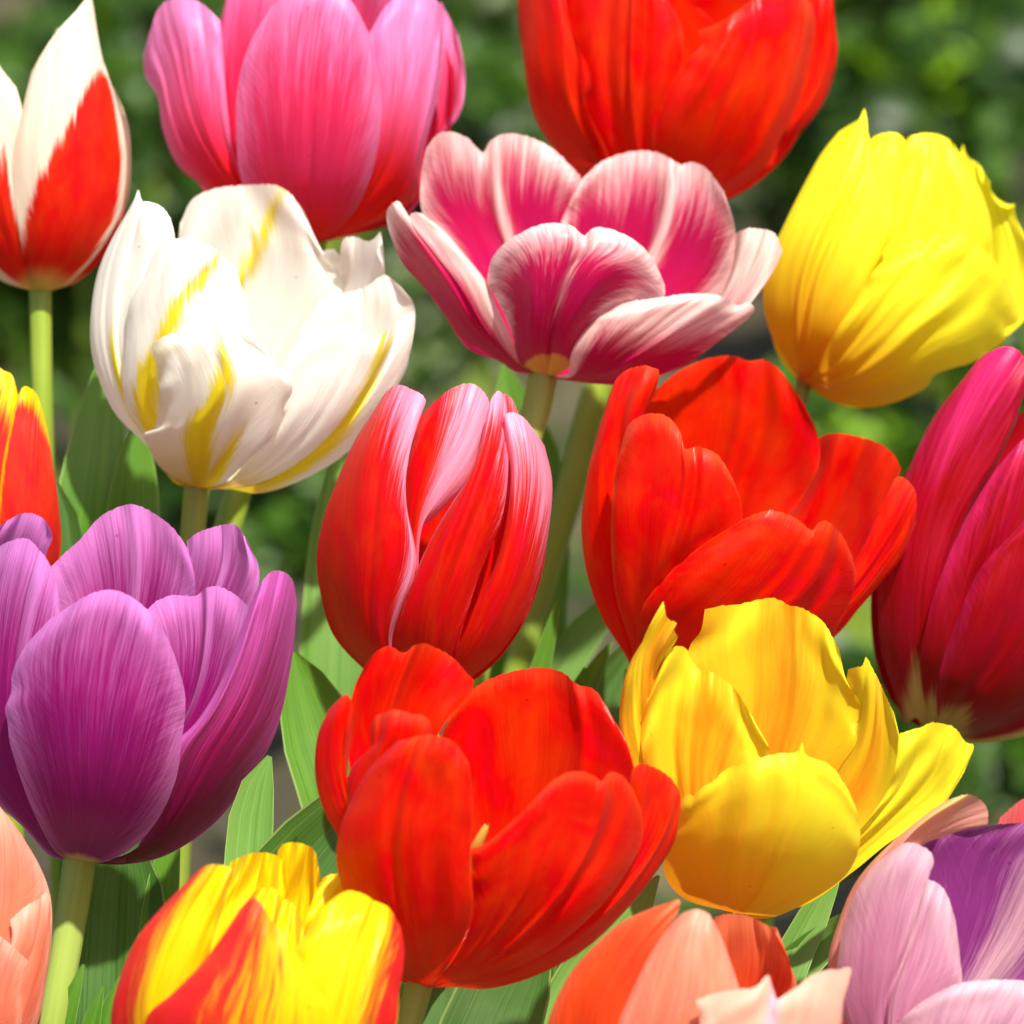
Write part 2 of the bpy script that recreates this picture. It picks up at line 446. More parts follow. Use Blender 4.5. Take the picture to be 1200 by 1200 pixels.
class Tulip:
    def __init__(self, label, base, top, R, D, t0=.42, close=.75, k=.8, tilt=.25, group=None):
        self.b = np.array(base, float); self.t = np.array(top, float)
        self.ax = self.t - self.b; self.H = np.linalg.norm(self.ax); self.ax /= self.H
        self.pe = np.array([-self.ax[1], self.ax[0]])      # to the right when the axis points up
        D = 1.17 + (D - 1.17) * .76; self.R = R; self.D = D; self.t0 = t0; self.close = close; self.k = k; self.tilt = tilt
        self.px = W * D / 1200
        self.rng = random.Random(label); self.pets = []
        self.root = bpy.data.objects.new('tulip', None); COL.objects.link(self.root)
        self.root['label'] = label; self.root['category'] = 'tulip'; self.root['group'] = 'tulips in the flower bed'
        self.groundpt = at(base[0], base[1], D); self.groundpt[2] = 0
        self.root.location = self.groundpt
    def Rs(self, t):
        x = np.clip(t / self.H, 0, 1.15)
        lo = np.sqrt(np.clip(1 - (1 - np.minimum(x, self.t0) / self.t0) ** 2, 0.004, 1))
        hi = np.clip((x - self.t0) / (1 - self.t0), 0, 1.3)
        return self.R * lo * (1 - (1 - self.close) * hi ** 2)
    def depth(self, X, Y, side):
        dx = X - self.b[0]; dy = Y - self.b[1]
        t = dx * self.ax[0] + dy * self.ax[1]
        s = dx * self.pe[0] + dy * self.pe[1]
        rs = self.Rs(np.clip(t, 0, None))
        q = 1 - (s / rs) ** 2
        q = .5 * (q + np.sqrt(q * q + .02))
        z = side * self.k * rs * np.sqrt(q)
        return z - self.tilt * t, t, s
    def petal(self, mat, side, L, T, R, off=0., bulge=.10, folds=(), m1=FULL, m2=FULL, wave=.025, ruf=.02,
              rag=1.5, lean=0., w0=8, nu=NU, nv=NV, tipc=0., rib=.014, base=None):
        b = self.b if base is None else np.array(base, float)
        Lp = [tuple(b - self.pe * w0)] + list(L)
        R = list(R)[::-1]
        Rp = [tuple(b + self.pe * w0)] + R
        Tp = [L[-1]] + list(T) + [R[-1]]
        l = spline(Lp, nv); r = spline(Rp, nv); tt = spline(Tp, nu); bb = spline([Lp[0], Rp[0]], nu)
        if rag:
            for arr, n in ((tt, nu),):
                for i in range(1, n - 1):
                    arr[i] += rag * self.ax * (mnoise.noise(Vector((i * .9, self.rng.random() * .2, side))) )
        u = np.linspace(0, 1, nu)[None, :, None]; v = np.linspace(0, 1, nv)[:, None, None]
        def soft(c, k):
            q = c.copy()
            for _ in range(k):
                q[1:-1] = .5 * q[1:-1] + .25 * (q[:-2] + q[2:])
            return q
        l0, r0, t0_ = l, r, tt
        l, r, tt = soft(l, 30), soft(r, 30), soft(tt, 12)
        S = (1 - u) * l[:, None] + u * r[:, None] + (1 - v) * bb[None] + v * tt[None] \
            - ((1 - u) * (1 - v) * bb[0] + u * (1 - v) * bb[-1] + (1 - u) * v * tt[0] + u * v * tt[-1])
        S = S + (l0 - l)[:, None] * (1 - u) ** 5 + (r0 - r)[:, None] * u ** 5 + (t0_ - tt)[None] * v ** 7
        X, Y = S[..., 0], S[..., 1]
        a = 2 * u[..., 0] - 1 + 0 * v[..., 0]; vv = v[..., 0] + 0 * u[..., 0]
        z, t, s = self.depth(X, Y, side)
        sg = -1 if side < 0 else 1
        win = np.sin(np.pi * np.clip(vv * .5 + .04, 0, 1))
        z = z + off * self.R * sm(0, .3, vv)
        z = z + sg * bulge * self.R * (1 - a ** 2) * np.minimum(1, win * 1.1)
        z = z + lean * self.R * vv ** 2 + tipc * self.R * sm(.7, 1, vv) ** 2
        for f in folds:
            a0, amp, wd = f[:3]; v0, v1 = (f[3], f[4]) if len(f) > 4 else (.05, 1.2)
            a0v = a0 if not callable(a0) else a0(vv)
            z = z + FOLD * amp * self.R * np.exp(-((a - a0v) / wd) ** 2) * sm(v0 - .12, v0 + .12, vv) * (1 - sm(v1 - .1, v1 + .1, vv))
        z = z + rib * self.R * np.exp(-(a / .05) ** 2) * sm(.1, .4, vv)
        z = z + (.05 if side < 0 else .02) * self.R * np.maximum(sm(.9, 1.02, vv), .7 * sm(.88, 1.02, np.abs(a)) * sm(.3, .6, vv)) ** 1.5
        seed = self.rng.uniform(0, 100)
        nz = np.empty_like(z); ph = self.rng.uniform(0, 6)
        for i in range(nv):
            for j in range(nu):
                nz[i, j] = mnoise.noise(Vector((a[i, j] * 2.2, vv[i, j] * 1.5, seed))) + .4 * mnoise.noise(Vector((a[i, j] * 6, vv[i, j] * 2.2, seed + 7))) + .16 * mnoise.noise(Vector((a[i, j] * 9, vv[i, j] * 6, seed + 31)))
        z = z + wave * self.R * nz * sm(.05, .4, vv)
        rim = np.clip(np.maximum(np.abs(a) ** 4, sm(.75, 1, vv)), 0, 1)
        z = z + .7 * ruf * self.R * rim * np.sin(ph + 11 * vv * np.sign(a) + 7 * a * sm(.6, 1, vv))
        UV = np.stack([a * .5 * (1.1 - .6 * vv) + .5, vv], -1)
        self.pets.append([X, Y, z, UV, m1(a, vv), m2(a, vv), mat])
    def finish(self, gap=.02):
        """lay the petals over one another: where one lies under a nearer one it is bent back so that they never cross"""
        x0 = min(p[0].min() for p in self.pets) - 4; y0 = min(p[1].min() for p in self.pets) - 4
        x1 = max(p[0].max() for p in self.pets) + 4; y1 = max(p[1].max() for p in self.pets) + 4
        cell = 2.0
        nx = int((x1 - x0) / cell) + 2; ny = int((y1 - y0) / cell) + 2
        buf = np.full((ny, nx), np.nan)
        for X, Y, z, UV, a1, a2, mat in reversed(self.pets):
            ix = ((X - x0) / cell).round().astype(int); iy = ((Y - y0) / cell).round().astype(int)
            d = np.nan_to_num(buf[iy, ix] + gap * self.R - z, nan=0.0)
            d = np.clip(d, 0, None)
            for _ in range(22):
                e = np.pad(d, 1, mode='edge')
                av = (e[:-2, 1:-1] + e[2:, 1:-1] + e[1:-1, :-2] + e[1:-1, 2:]) / 4
                d = np.maximum(d, av)
            for _ in range(2):
                e = np.pad(d, 1, mode='edge')
                d = .5 * d + .5 * (e[:-2, 1:-1] + e[2:, 1:-1] + e[1:-1, :-2] + e[1:-1, 2:]) / 4
            z = z + d
            link('petal', grid_mesh('petal', at(X, Y, self.D + z * self.px), UV, dict(m1=a1, m2=a2)), mat, self.root)
            # finely resampled copy of this petal's depth for those below it
            def fine(Q, k=5):
                n, m = Q.shape
                r = np.linspace(0, n - 1, (n - 1) * k + 1); c = np.linspace(0, m - 1, (m - 1) * k + 1)
                i0 = np.minimum(r.astype(int), n - 2); j0 = np.minimum(c.astype(int), m - 2)
                fr = (r - i0)[:, None]; fc = (c - j0)[None]
                return (Q[i0][:, j0] * (1 - fr) * (1 - fc) + Q[i0 + 1][:, j0] * fr * (1 - fc)
                        + Q[i0][:, j0 + 1] * (1 - fr) * fc + Q[i0 + 1][:, j0 + 1] * fr * fc)
            fx = ((fine(X) - x0) / cell).round().astype(int).ravel(); fy = ((fine(Y) - y0) / cell).round().astype(int).ravel()
            fz = fine(z).ravel()
            layer = np.full((ny, nx), -1e9)
            np.maximum.at(layer, (fy, fx), fz)
            ok = layer > -1e8
            buf = np.where(ok, np.where(np.isnan(buf), layer, np.maximum(buf, layer)), buf)
    def back(self, mat, hb=.78, m1=FULL, m2=FULL, angs=(-58, 0, 58), sc=.9, half=40):
        """the far side of a cup: petals round the axis"""
        for ang in angs:
            nu, nv = 18, 22
            u = np.linspace(-1, 1, nu)[None, :] + np.zeros((nv, 1)); v = np.linspace(0, 1, nv)[:, None] + np.zeros((1, nu))
            t = self.H * hb * v * (1 - .12 * u ** 2 * v)
            shp = np.sqrt(np.clip(1 - np.clip((v - .55) / .47, 0, 1) ** 2, .02, 1))
            th = np.radians(ang + half * u * shp)
            rs = self.Rs(t) * sc
            s = rs * np.sin(th); z = self.k * rs * np.cos(th) - self.tilt * t
            X = self.b[0] + self.ax[0] * t + self.pe[0] * s; Y = self.b[1] + self.ax[1] * t + self.pe[1] * s
            me = grid_mesh('petal', at(X, Y, self.D + z * self.px), np.stack([u * .5 + .5, v], -1), dict(m1=m1(u, v), m2=m2(u, v)))
            link('petal', me, mat, self.root)
    def stem(self, pts, r=12, mat=None, dz=0.0, root_dx=0):
        """stem through pixels pts [(x, y[, depth offset px])] from the flower down, then on down to the soil"""
        q = [at(p[0], p[1], self.D + (p[2] if len(p) > 2 else 0) * self.px) for p in pts]
        last = q[-1]
        dirn = (q[-1] - q[-2]); dirn /= max(np.linalg.norm(dirn), 1e-6)
        g = np.array([last[0] + dirn[0] * last[2] * .5 + root_dx, last[1] + .02, -.01])
        mid = last * .5 + g * .5 + np.array([dirn[0] * .03, 0, 0])
        C = spline(q + [mid, g], 60)
        nu = 20
        P = np.empty((60, nu + 1, 3)); UV = np.empty((60, nu + 1, 2))
        for i in range(60):
            tn = C[min(i + 1, 59)] - C[max(i - 1, 0)]; tn /= np.linalg.norm(tn)
            s = np.cross(tn, FWD); s /= np.linalg.norm(s); n = np.cross(s, tn)
            rr = r * self.px * (1 + .12 * i / 59 + .10 * math.exp(-i / 2.0))
            for j in range(nu + 1):
                th = 2 * math.pi * j / nu
                P[i, j] = C[i] + rr * (math.cos(th) * s + math.sin(th) * n); UV[i, j] = (j / nu, i / 12)
        link('stem', grid_mesh('stem', P, UV), mat or STEM, self.root)
        self.g = g
    def leaf(self, pts, mat, fold=.25, yaw=0., off=0., tip_first=True, flat_end=False):
        """blade through pixels pts [(x, y, half width px, depth offset px)] from the tip down, carried on to the soil"""
        C = [at(p[0], p[1], self.D + (off + (p[3] if len(p) > 3 else 0)) * self.px) for p in pts]
        hw = [p[2] for p in pts]
        last = C[-1]
        if last[2] > .02:
            g = np.array([self.g[0] * .6 + last[0] * .4, last[1] * .7 + self.g[1] * .3, 0.0])
            C += [last * .45 + g * .55, g]; hw += [hw[-1] * .85, 8]
        n = 60
        A = spline([tuple(c) + (h * self.px,) for c, h in zip(C, hw)], n)
        nu = 17
        P = np.empty((n, nu, 3)); UV = np.empty((n, nu, 2))
        sd0 = self.rng.uniform(0, 50)
        for i in range(n):
            tn = A[min(i + 1, n - 1), :3] - A[max(i - 1, 0), :3]; tn /= np.linalg.norm(tn)
            s = np.cross(FWD, tn); s /= np.linalg.norm(s); nn = np.cross(tn, s)
            if np.dot(nn, FWD) > 0: nn = -nn
            s2 = s * math.cos(yaw) + nn * math.sin(yaw); n2 = nn * math.cos(yaw) - s * math.sin(yaw)
            h = max(A[i, 3], .3 * self.px) / max(.35, math.cos(yaw))
            for j in range(nu):
                a = 2 * j / (nu - 1) - 1
                wv = .12 * h * mnoise.noise(Vector((a * 1.5, i * .12, sd0)))
                rib = -.05 * h * math.exp(-(a / .07) ** 2)
                P[i, j] = A[i, :3] + s2 * (a * h) + n2 * (fold * h * (abs(a) ** 1.5) + wv + rib); UV[i, j] = ((a + 1) / 2, i / 15)
        link('leaf', grid_mesh('leaf', P, UV), mat, self.root)

RED = lin(232, 22, 8)
#FLOWERS
def flame(c0, w0, v1, p=1.0):
    """pigment flame: 1 inside a tongue centred on a = c0 that narrows to a point at v = v1"""
    def f(a, v):
        c = c0(v) if callable(c0) else c0
        wv = w0 * np.clip(1 - v / v1, 0, 1) ** p
        return np.where(v < v1, .5 + (wv - np.abs(a - c)) * 1.6, .5 - (v - v1) * 3 - np.abs(a - c) * 1.6)
    return f
def foot(v0, wd=.12):
    return lambda a, v: .5 + (v0 - v) / wd * .5

# ---- red tulip with white margins, top left
m = petal_mat('petal_red_white', lin(222, 16, 10), lin(240, 226, 202), lin(226, 210, 110), amp1=.75, wid1=.3, amp2=.3, wid2=.5)
f = Tulip('red tulip with broad white petal edges and pointed tips at the top left corner', (46, 342), (70, 0), 108, 1.27, t0=.4, close=.35, tilt=.15)
f.back(m, .72, m1=lambda a, v: v * 1.1, m2=foot(.06))
f.petal(m, .6, [(30, 200), (28, 126)], [(36, 98), (52, 62), (64, 40), (68, 32)], [(76, 60), (80, 200)], m1=lambda a, v: v + .3)
f.petal(m, -.4, [(70, 250), (112, 120), (114, 60)], [(118, 66), (124, 80)], [(134, 110), (144, 146), (149, 190), (141, 250), (112, 300), (77, 334)], m1=lambda a, v: .2 + v * .9 + a * .4, m2=foot(.06), off=-.02)
f.petal(m, -1, [(0, 328), (-40, 290), (-66, 200), (-50, 120)], [(-20, 62), (-10, 58), (0, 78)], [(19, 103), (26, 130), (26, 190), (34, 260), (42, 310)],
        m1=lambda a, v: np.maximum(.5 + (v - .62) * 2.5, .5 + (np.abs(a) - .72 + .25 * v) * 2), m2=foot(.07), off=-.02)
f.petal(m, -1, [(30, 318), (24, 280), (16, 224), (14, 187), (28, 121), (34, 96), (37, 84)], [(52, 58), (70, 33), (88, 14), (97, 3), (105, -6), (109, 4)],
        [(114, 55), (132, 112), (142, 160), (146, 195), (139, 252), (111, 300), (77, 334)],
        m1=lambda a, v: np.maximum(.5 + (np.interp(v, [0, .27, .45, .6, .79, .88], [-1.2, -.92, -.6, -.18, .45, 1.1]) - a) * 1.6, .5 + (a - .93) * 4) , m2=foot(.075), off=-.08, bulge=.14,
        folds=[(-.25, .03, .2, .2, .9)])
f.finish()
f.stem([(47, 338), (48, 400), (50, 490)], 12, STEM)

# ---- pink tulip at the top
m = petal_mat('petal_pink', lin(226, 44, 100), lin(236, 140, 196), lin(222, 12, 30), amp1=.6, wid1=.8, amp2=.35, wid2=.5, vein=.12)
mi = petal_mat('petal_pink_deep', lin(228, 36, 88), lin(240, 120, 176), lin(222, 16, 34), amp1=.5, wid1=.8, amp2=.3, wid2=.5)
f = Tulip('large pink tulip with paler lilac petal edges and a red base at the top edge', (369, 284), (362, -70), 186, 1.29, t0=.5, close=.8, tilt=.2)
f.back(mi, .7)
P1 = lambda a, v: -.02 + .6 * edge(a, v, 4, 5) + .28 * v
F1 = foot(.26, .25)
f.petal(mi, 1, [(330, 120), (350, 30), (356, -30)], [(380, -50), (430, -56)], [(470, -30), (460, 60), (430, 160)], m1=P1)
f.petal(m, .2, [(480, 250), (512, 165), (506, 60), (512, 10)], [(516, 2), (522, 12)], [(537, 42), (545, 89), (538, 135), (513, 162), (500, 200), (470, 245)], m1=P1, m2=F1, tipc=.1)
f.petal(mi, -.3, [(300, 262), (262, 200), (250, 140), (252, 84), (262, 10), (274, -25)], [(300, -40), (326, -36)], [(352, -20), (340, 80), (340, 180)], m1=P1, m2=foot(.3, .3), off=.05)
f.petal(m, -1, [(330, 278), (280, 256), (243, 222), (210, 196), (191, 154), (184, 112), (170, 89), (168, 65)], [(176, 36), (187, 8), (205, -3), (233, 2)],
        [(258, 24), (262, 70), (266, 120), (275, 180), (300, 240), (335, 275)], m1=lambda a, v: P1(a, v) + .1, m2=foot(.5, .45), off=-.01, folds=[(-.7, -.05, .15, .3, .9), (.55, .04, .2)])
f.petal(m, -1, [(392, 276), (410, 220), (430, 140), (424, 70), (434, 37)], [(450, 10), (470, -8), (495, -12), (512, 0)],
        [(520, 47), (514, 107), (500, 163), (492, 200), (486, 232), (448, 258), (401, 276)], m1=lambda a, v: P1(a, v) + .28, m2=foot(.5, .4), off=-.03, folds=[(.75, -.05, .1, .2, 1), (-.2, .03, .3)])
f.petal(m, -1, [(345, 278), (310, 252), (284, 214), (277, 154), (280, 93), (296, 44), (318, 8)], [(340, -14), (366, -20), (392, -14), (411, 0)],
        [(434, 42), (446, 104), (443, 173), (424, 233), (401, 266)], m1=P1, m2=foot(.2, .35), off=-.1, bulge=.13, folds=[(0, .03, .08, .1, .95), (.5, -.02, .2)])
f.finish()
f.stem([(366, 278), (340, 380), (296, 500), (280, 572), (262, 640)], 16, STEM)

# ---- red tulip at the top right
m_red = petal_mat('petal_red', lin(228, 10, 5), lin(240, 60, 30), lin(200, 130, 40), amp1=.4, wid1=.5, amp2=.3, wid2=.4, trans=.4, vein=.09, bump=.3, rough=.3, spec=.32)
f = Tulip('large plain red tulip cropped by the top edge right of the pink tulip', (775, 246), (800, -90), 188, 1.33, t0=.5, close=.85, tilt=.25)
f.back(m_red, .75)
RIM = lambda a, v: .05 + .5 * edge(a, v, 16, 22)  # rim highlight painted into the petal colour as a lighter margin
f.petal(m_red, 1, [(700, 60), (760, -10)], [(820, -40), (880, -40)], [(930, -10), (900, 80)], m1=RIM)
f.petal(m_red, -.25, [(890, 196), (935, 100), (945, 20), (948, -24)], [(956, -30), (972, -20)], [(979, 29), (982, 57), (972, 105), (960, 128), (940, 152), (919, 161), (890, 196), (845, 226)], m1=RIM, ruf=.05)
f.petal(m_red, -1, [(740, 238), (690, 180), (660, 90), (660, 0), (680, -40)], [(720, -50), (760, -30)], [(781, 0), (797, 28), (800, 60), (790, 130), (780, 200)], m1=RIM, off=-.01, folds=[(.1, -.06, .07, .1, .9), (-.3, .05, .15), (.3, .04, .1)])
f.petal(m_red, -1, [(740, 242), (682, 205), (645, 168), (625, 133), (614, 75), (606, 0), (604, -30)], [(620, -55), (645, -50), (660, -20)],
        [(664, 30), (670, 58), (690, 82), (692, 105), (686, 122), (694, 142), (706, 165), (730, 215)], m1=RIM, off=-.07, folds=[(.3, .05, .2, .1, .8), (.8, -.05, .12, .3, .7)])
f.petal(m_red, -1, [(776, 214), (764, 166), (772, 128), (805, 71), (822, 54), (818, 36)], [(838, 29), (858, 18), (882, 0), (905, -8), (935, -12)],
        [(952, 6), (955, 30), (946, 80), (934, 124), (915, 161), (896, 196), (848, 228)], m1=lambda a, v: RIM(a, v) + .5 * np.exp(-((a - .83) / .05) ** 2) * sm(.4, .7, v), off=-.11, bulge=.12,
        folds=[(.78, -.05, .08, .3, 1.1), (-.55, -.05, .12, .55, .9), (.2, .03, .25)])
f.finish()
f.stem([(775, 240), (745, 360), (700, 455), (672, 560), (636, 680), (606, 790)], 17, STEM)
f.leaf([(590, 428, 4, 40), (600, 470, 22, 40), (622, 540, 36, 45), (628, 640, 40, 50), (618, 760, 44, 55)], LEAF, fold=.3)
f.leaf([(740, 690, 4, 30), (700, 720, 18, 34), (650, 790, 24, 40), (600, 880, 30, 46)], LEAF_PALE, fold=.35, yaw=.4)

# ---- fringed yellow tulip, upper right
m_yel = petal_mat('petal_yellow', lin(242, 200, 28), lin(242, 232, 44), lin(238, 146, 22), amp1=.4, wid1=.9, amp2=.5, wid2=.9, trans=.42, vein=.05, bump=.15, rough=.5, streaks=20)  # second colour paints lime sunlit highlights toward the tips; third is orange pigment
f = Tulip('yellow tulip with small horned petal tips leaning at the upper right edge', (940, 448), (1100, 150), 165, 1.285, t0=.5, close=.72, tilt=.1)
f.back(m_yel, .62, sc=.6)
YM = lambda a, v: v * 1.1 + .15
YF = lambda a, v: .75 - v * 1.1
f.petal(m_yel, .4, [(1100, 330), (1120, 240), (1124, 182), (1129, 168)], [(1133, 182), (1147, 193)], [(1160, 213), (1162, 228), (1175, 243), (1186, 244), (1189, 236), (1190, 254), (1199, 272), (1212, 300), (1218, 340), (1198, 378), (1130, 420)], m1=YM, m2=YF, ruf=.05, wave=.045)
f.petal(m_yel, -.6, [(960, 420), (1000, 300), (1040, 210), (1058, 170)], [(1066, 160), (1093, 156), (1112, 163)], [(1125, 182), (1148, 220), (1162, 270), (1150, 330), (1080, 420)], m1=YM, m2=YF, off=.03, ruf=.05, wave=.045, folds=[(.2, .05, .15), (-.3, -.05, .1, .2, .8)])
f.petal(m_yel, -.85, [(945, 420), (958, 320), (990, 230), (1016, 168)], [(1024, 160), (1040, 155), (1052, 156)], [(1062, 166), (1058, 200), (1040, 270), (1020, 340), (980, 420)], m1=YM, m2=YF, off=-.01)
f.petal(m_yel, -1, [(930, 436), (904, 393), (894, 347), (900, 305), (917, 267), (947, 207), (965, 176), (983, 154)], [(996, 146), (1007, 139), (1013, 127), (1016, 140), (1019, 163)],
        [(1042, 215), (1052, 260), (1020, 320), (985, 390), (955, 440)], m1=YM, m2=YF, off=-.06, folds=[(-.2, -.05, .08, .1, .8), (.15, -.05, .07, .1, .8), (0, .05, .1, .1, .7)])
f.petal(m_yel, -1, [(952, 440), (975, 395), (1003, 353), (1022, 320), (1057, 287)], [(1087, 278), (1123, 273), (1160, 300), (1178, 326)],
        [(1192, 356), (1194, 376), (1178, 386), (1178, 398), (1160, 412), (1137, 426), (1118, 431), (1094, 440), (1086, 453), (1047, 472), (1003, 478), (968, 467)], m1=YM, m2=YF, off=-.13, bulge=.14, ruf=.05, wave=.045,
        folds=[(0, .04, .12, .1, .9), (.4, .04, .1, .1, .9), (.2, -.04, .08, .1, .8), (-.5, .04, .1)])
f.finish()
f.stem([(942, 446), (936, 470), (930, 560)], 9, STEM)

# ---- white tulip with yellow flames
m = petal_mat('petal_white', lin(250, 246, 234), lin(242, 222, 40), lin(240, 196, 44), amp1=.65, wid1=.3, amp2=.7, wid2=.6, trans=.38, vein=.03, streaks=34)
f = Tulip('white tulip with yellow flames up its petals on the left', (232, 572), (318, 212), 188, 1.235, t0=.45, close=.85, tilt=.3)
F5 = foot(.12, .3)
f.petal(m, .8, [(360, 440), (372, 360), (372, 310), (378, 294)], [(391, 292), (402, 303), (399, 290), (404, 279), (417, 278), (432, 283), (440, 278), (446, 271)], [(442, 296), (451, 322), (440, 380), (390, 470)], m1=flame(.72, .3, .95), tipc=-.1)
f.petal(m, 1, [(220, 470), (206, 380), (208, 300), (211, 262)], [(226, 233), (252, 221), (290, 217), (312, 216), (323, 217), (339, 226)], [(357, 250), (368, 276), (382, 302), (402, 330), (398, 348), (370, 400), (330, 460)],
        m1=flame(lambda v: np.interp(v, [.5, .68, .85, 1], [-.4, -.18, .16, .55]), .13, 1.2, .5), bulge=.08, folds=[(lambda v: np.interp(v, [.5, .68, .85, 1], [-.4, -.18, .16, .55]), -.04, .06), (.55, -.05, .16, .2, .9)], ruf=.04)
f.petal(m, .15, [(335, 480), (350, 400), (369, 352)], [(402, 344), (429, 336), (443, 326), (451, 322)], [(470, 336), (485, 357), (484, 395), (470, 440), (420, 500)], m1=flame(.6, .1, .5), lean=-.05)
f.petal(m, -.8, [(205, 560), (168, 518), (136, 486), (116, 445), (107, 411), (106, 375), (114, 321), (129, 284), (150, 247)], [(158, 232), (162, 222), (167, 235), (178, 237), (189, 242)],
        [(200, 256), (205, 280), (196, 320), (176, 400), (180, 500), (215, 560)], m1=flame(-.25, .5, .62), m2=F5, off=-.02, folds=[(.1, .05, .2, .3, .9)])
f.petal(m, -1, [(205, 566), (166, 505), (146, 470), (148, 400), (152, 352), (168, 326), (178, 302)], [(186, 288), (198, 281), (212, 279), (228, 281), (246, 288)],
        [(276, 314), (286, 346), (297, 396), (300, 440), (280, 510), (240, 566)], m1=lambda a, v: np.maximum(flame(lambda v: np.interp(v, [.3, .5, .75, .93, 1], [-.75, -.6, -.15, .4, .6]), .3, 1.05, .8)(a, v), flame(-.4, .3, .6)(a, v)), m2=foot(.3, .3), off=-.07, bulge=.13,
        folds=[(lambda v: np.interp(v, [.3, .5, .75, .93, 1], [-.75, -.6, -.15, .4, .6]), .04, .1)])
f.petal(m, -.9, [(262, 568), (300, 520), (322, 470), (330, 428)], [(350, 400), (376, 384), (404, 377), (425, 388), (440, 396), (462, 380), (485, 366)],
        [(481, 400), (477, 430), (456, 467), (410, 527), (365, 557), (305, 578), (268, 573)], m1=flame(lambda v: np.interp(v, [0, .5, 1], [.8, .55, .3]), .32, 1.05, .7), m2=foot(.22, .35), off=-.12, bulge=.13, folds=[(.5, .05, .07), (.1, -.03, .2)])
f.petal(m, -1, [(218, 568), (188, 548), (172, 520), (168, 508), (180, 503), (184, 490), (187, 455), (182, 424), (176, 405)], [(192, 394), (215, 388), (236, 385), (258, 379), (270, 378)],
        [(292, 392), (320, 420), (343, 455), (334, 476), (322, 508), (290, 540), (262, 566)], m1=lambda a, v: np.maximum(flame(lambda v: np.interp(v, [0, .5, 1], [.0, -.2, .3]), .42, 1.04, 1.)(a, v), flame(.5, .35, .45)(a, v)), m2=foot(.07, .16), off=-.2, bulge=.14,
        folds=[(lambda v: np.interp(v, [0, .5, 1], [.0, -.2, .3]), -.04, .1), (.5, .04, .2)], ruf=.05)
f.finish()
f.stem([(231, 566), (228, 600), (224, 650)], 14, STEM_OLIVE)
f.leaf([(128, 400, 3, 60), (122, 460, 22, 58), (112, 540, 36, 55), (104, 630, 42, 52)], LEAF, fold=.2)
f.leaf([(160, 492, 4, 40), (158, 540, 22, 42), (154, 610, 32, 44), (148, 690, 34, 46)], LEAF, fold=.35, yaw=.2)
f.leaf([(66, 566, 3, -20), (76, 592, 10, -18), (84, 640, 16, -16)], LEAF_DARK, fold=.5)

# ---- magenta tulip with white edges, wide open
m = petal_mat('petal_magenta', lin(184, 14, 80), lin(244, 212, 204), lin(222, 180, 74), amp1=.7, wid1=.85, amp2=.15, wid2=.14, trans=.36, vein=.1, streaks=46)
md = petal_mat('petal_magenta_deep', lin(186, 18, 84), lin(246, 220, 214), lin(222, 180, 74), amp1=.7, wid1=.85, amp2=.15, wid2=.14, trans=.34, vein=.1, streaks=46)
f = Tulip('wide open magenta tulip with white petal rims right of the white tulip', (639, 442), (690, 190), 205, 1.232, t0=.75, close=1.05, tilt=.2, k=.72)
def RIMW(th=.80, rib=0., ribv=1.):
    def g(a, v):
        d = np.maximum(np.abs(a) ** 1.5 * (.35 + .65 * sm(.1, .6, v)), v ** 1.6)
        x = .5 + (d - th) * 1.5
        return np.maximum(x, .66 * np.exp(-((a - rib) / .085) ** 2) * sm(.25, .5, v) * ribv)
    return g
f.petal(m, .45, [(800, 420), (842, 350), (858, 300), (861, 274)], [(874, 268), (890, 268), (908, 274)], [(917, 294), (906, 318), (882, 352), (850, 390)], m1=RIMW(.6), bulge=.06)
f.petal(m, 1, [(600, 400), (540, 310), (496, 252), (493, 210), (500, 173)], [(512, 158), (526, 154), (548, 162), (566, 179), (574, 166), (588, 158), (610, 158), (644, 172)],
        [(680, 206), (684, 250), (672, 330), (650, 400)], m1=RIMW(.9, -.02), folds=[(-.02, -.06, .08), (-.4, .03, .2)], bulge=.1)
f.petal(m, 1, [(630, 400), (640, 320), (662, 250), (682, 210)], [(706, 189), (739, 178), (767, 178), (786, 186), (798, 193), (810, 190), (826, 196)],
        [(848, 224), (861, 266), (858, 309), (840, 350), (780, 400), (700, 430)], m1=RIMW(.9, .18), folds=[(.18, -.06, .09), (-.3, .03, .2)], off=-.03, bulge=.1)
f.petal(md, -1, [(608, 424), (602, 398), (588, 362), (570, 332)], [(576, 304), (590, 286), (608, 274), (638, 262), (664, 263), (676, 268), (684, 277), (692, 269), (704, 266), (740, 279), (764, 302)],
        [(779, 334), (778, 348), (735, 354), (700, 376), (672, 408), (668, 428)], m1=RIMW(.87, .1, .6), m2=foot(.16, .1), off=-.05, bulge=.1, lean=.1, folds=[(.1, .06, .06), (.5, -.03, .2), (-.4, -.03, .2)])
f.petal(m, -.75, [(600, 434), (587, 424), (549, 409), (522, 371), (497, 337), (470, 306), (455, 268)], [(453, 250), (458, 240), (467, 236), (474, 246), (477, 262), (482, 250), (492, 250)],
        [(503, 257), (521, 271), (545, 299), (568, 328), (583, 361), (601, 400), (612, 428)], m1=lambda a, v: np.maximum(.5 + (a - .62 + .25 * v) * 1.6, .5 + (v - .9) * 4) , off=-.03, lean=-.05, bulge=.12, folds=[(-.35, -.05, .12, .4, 1.2)])
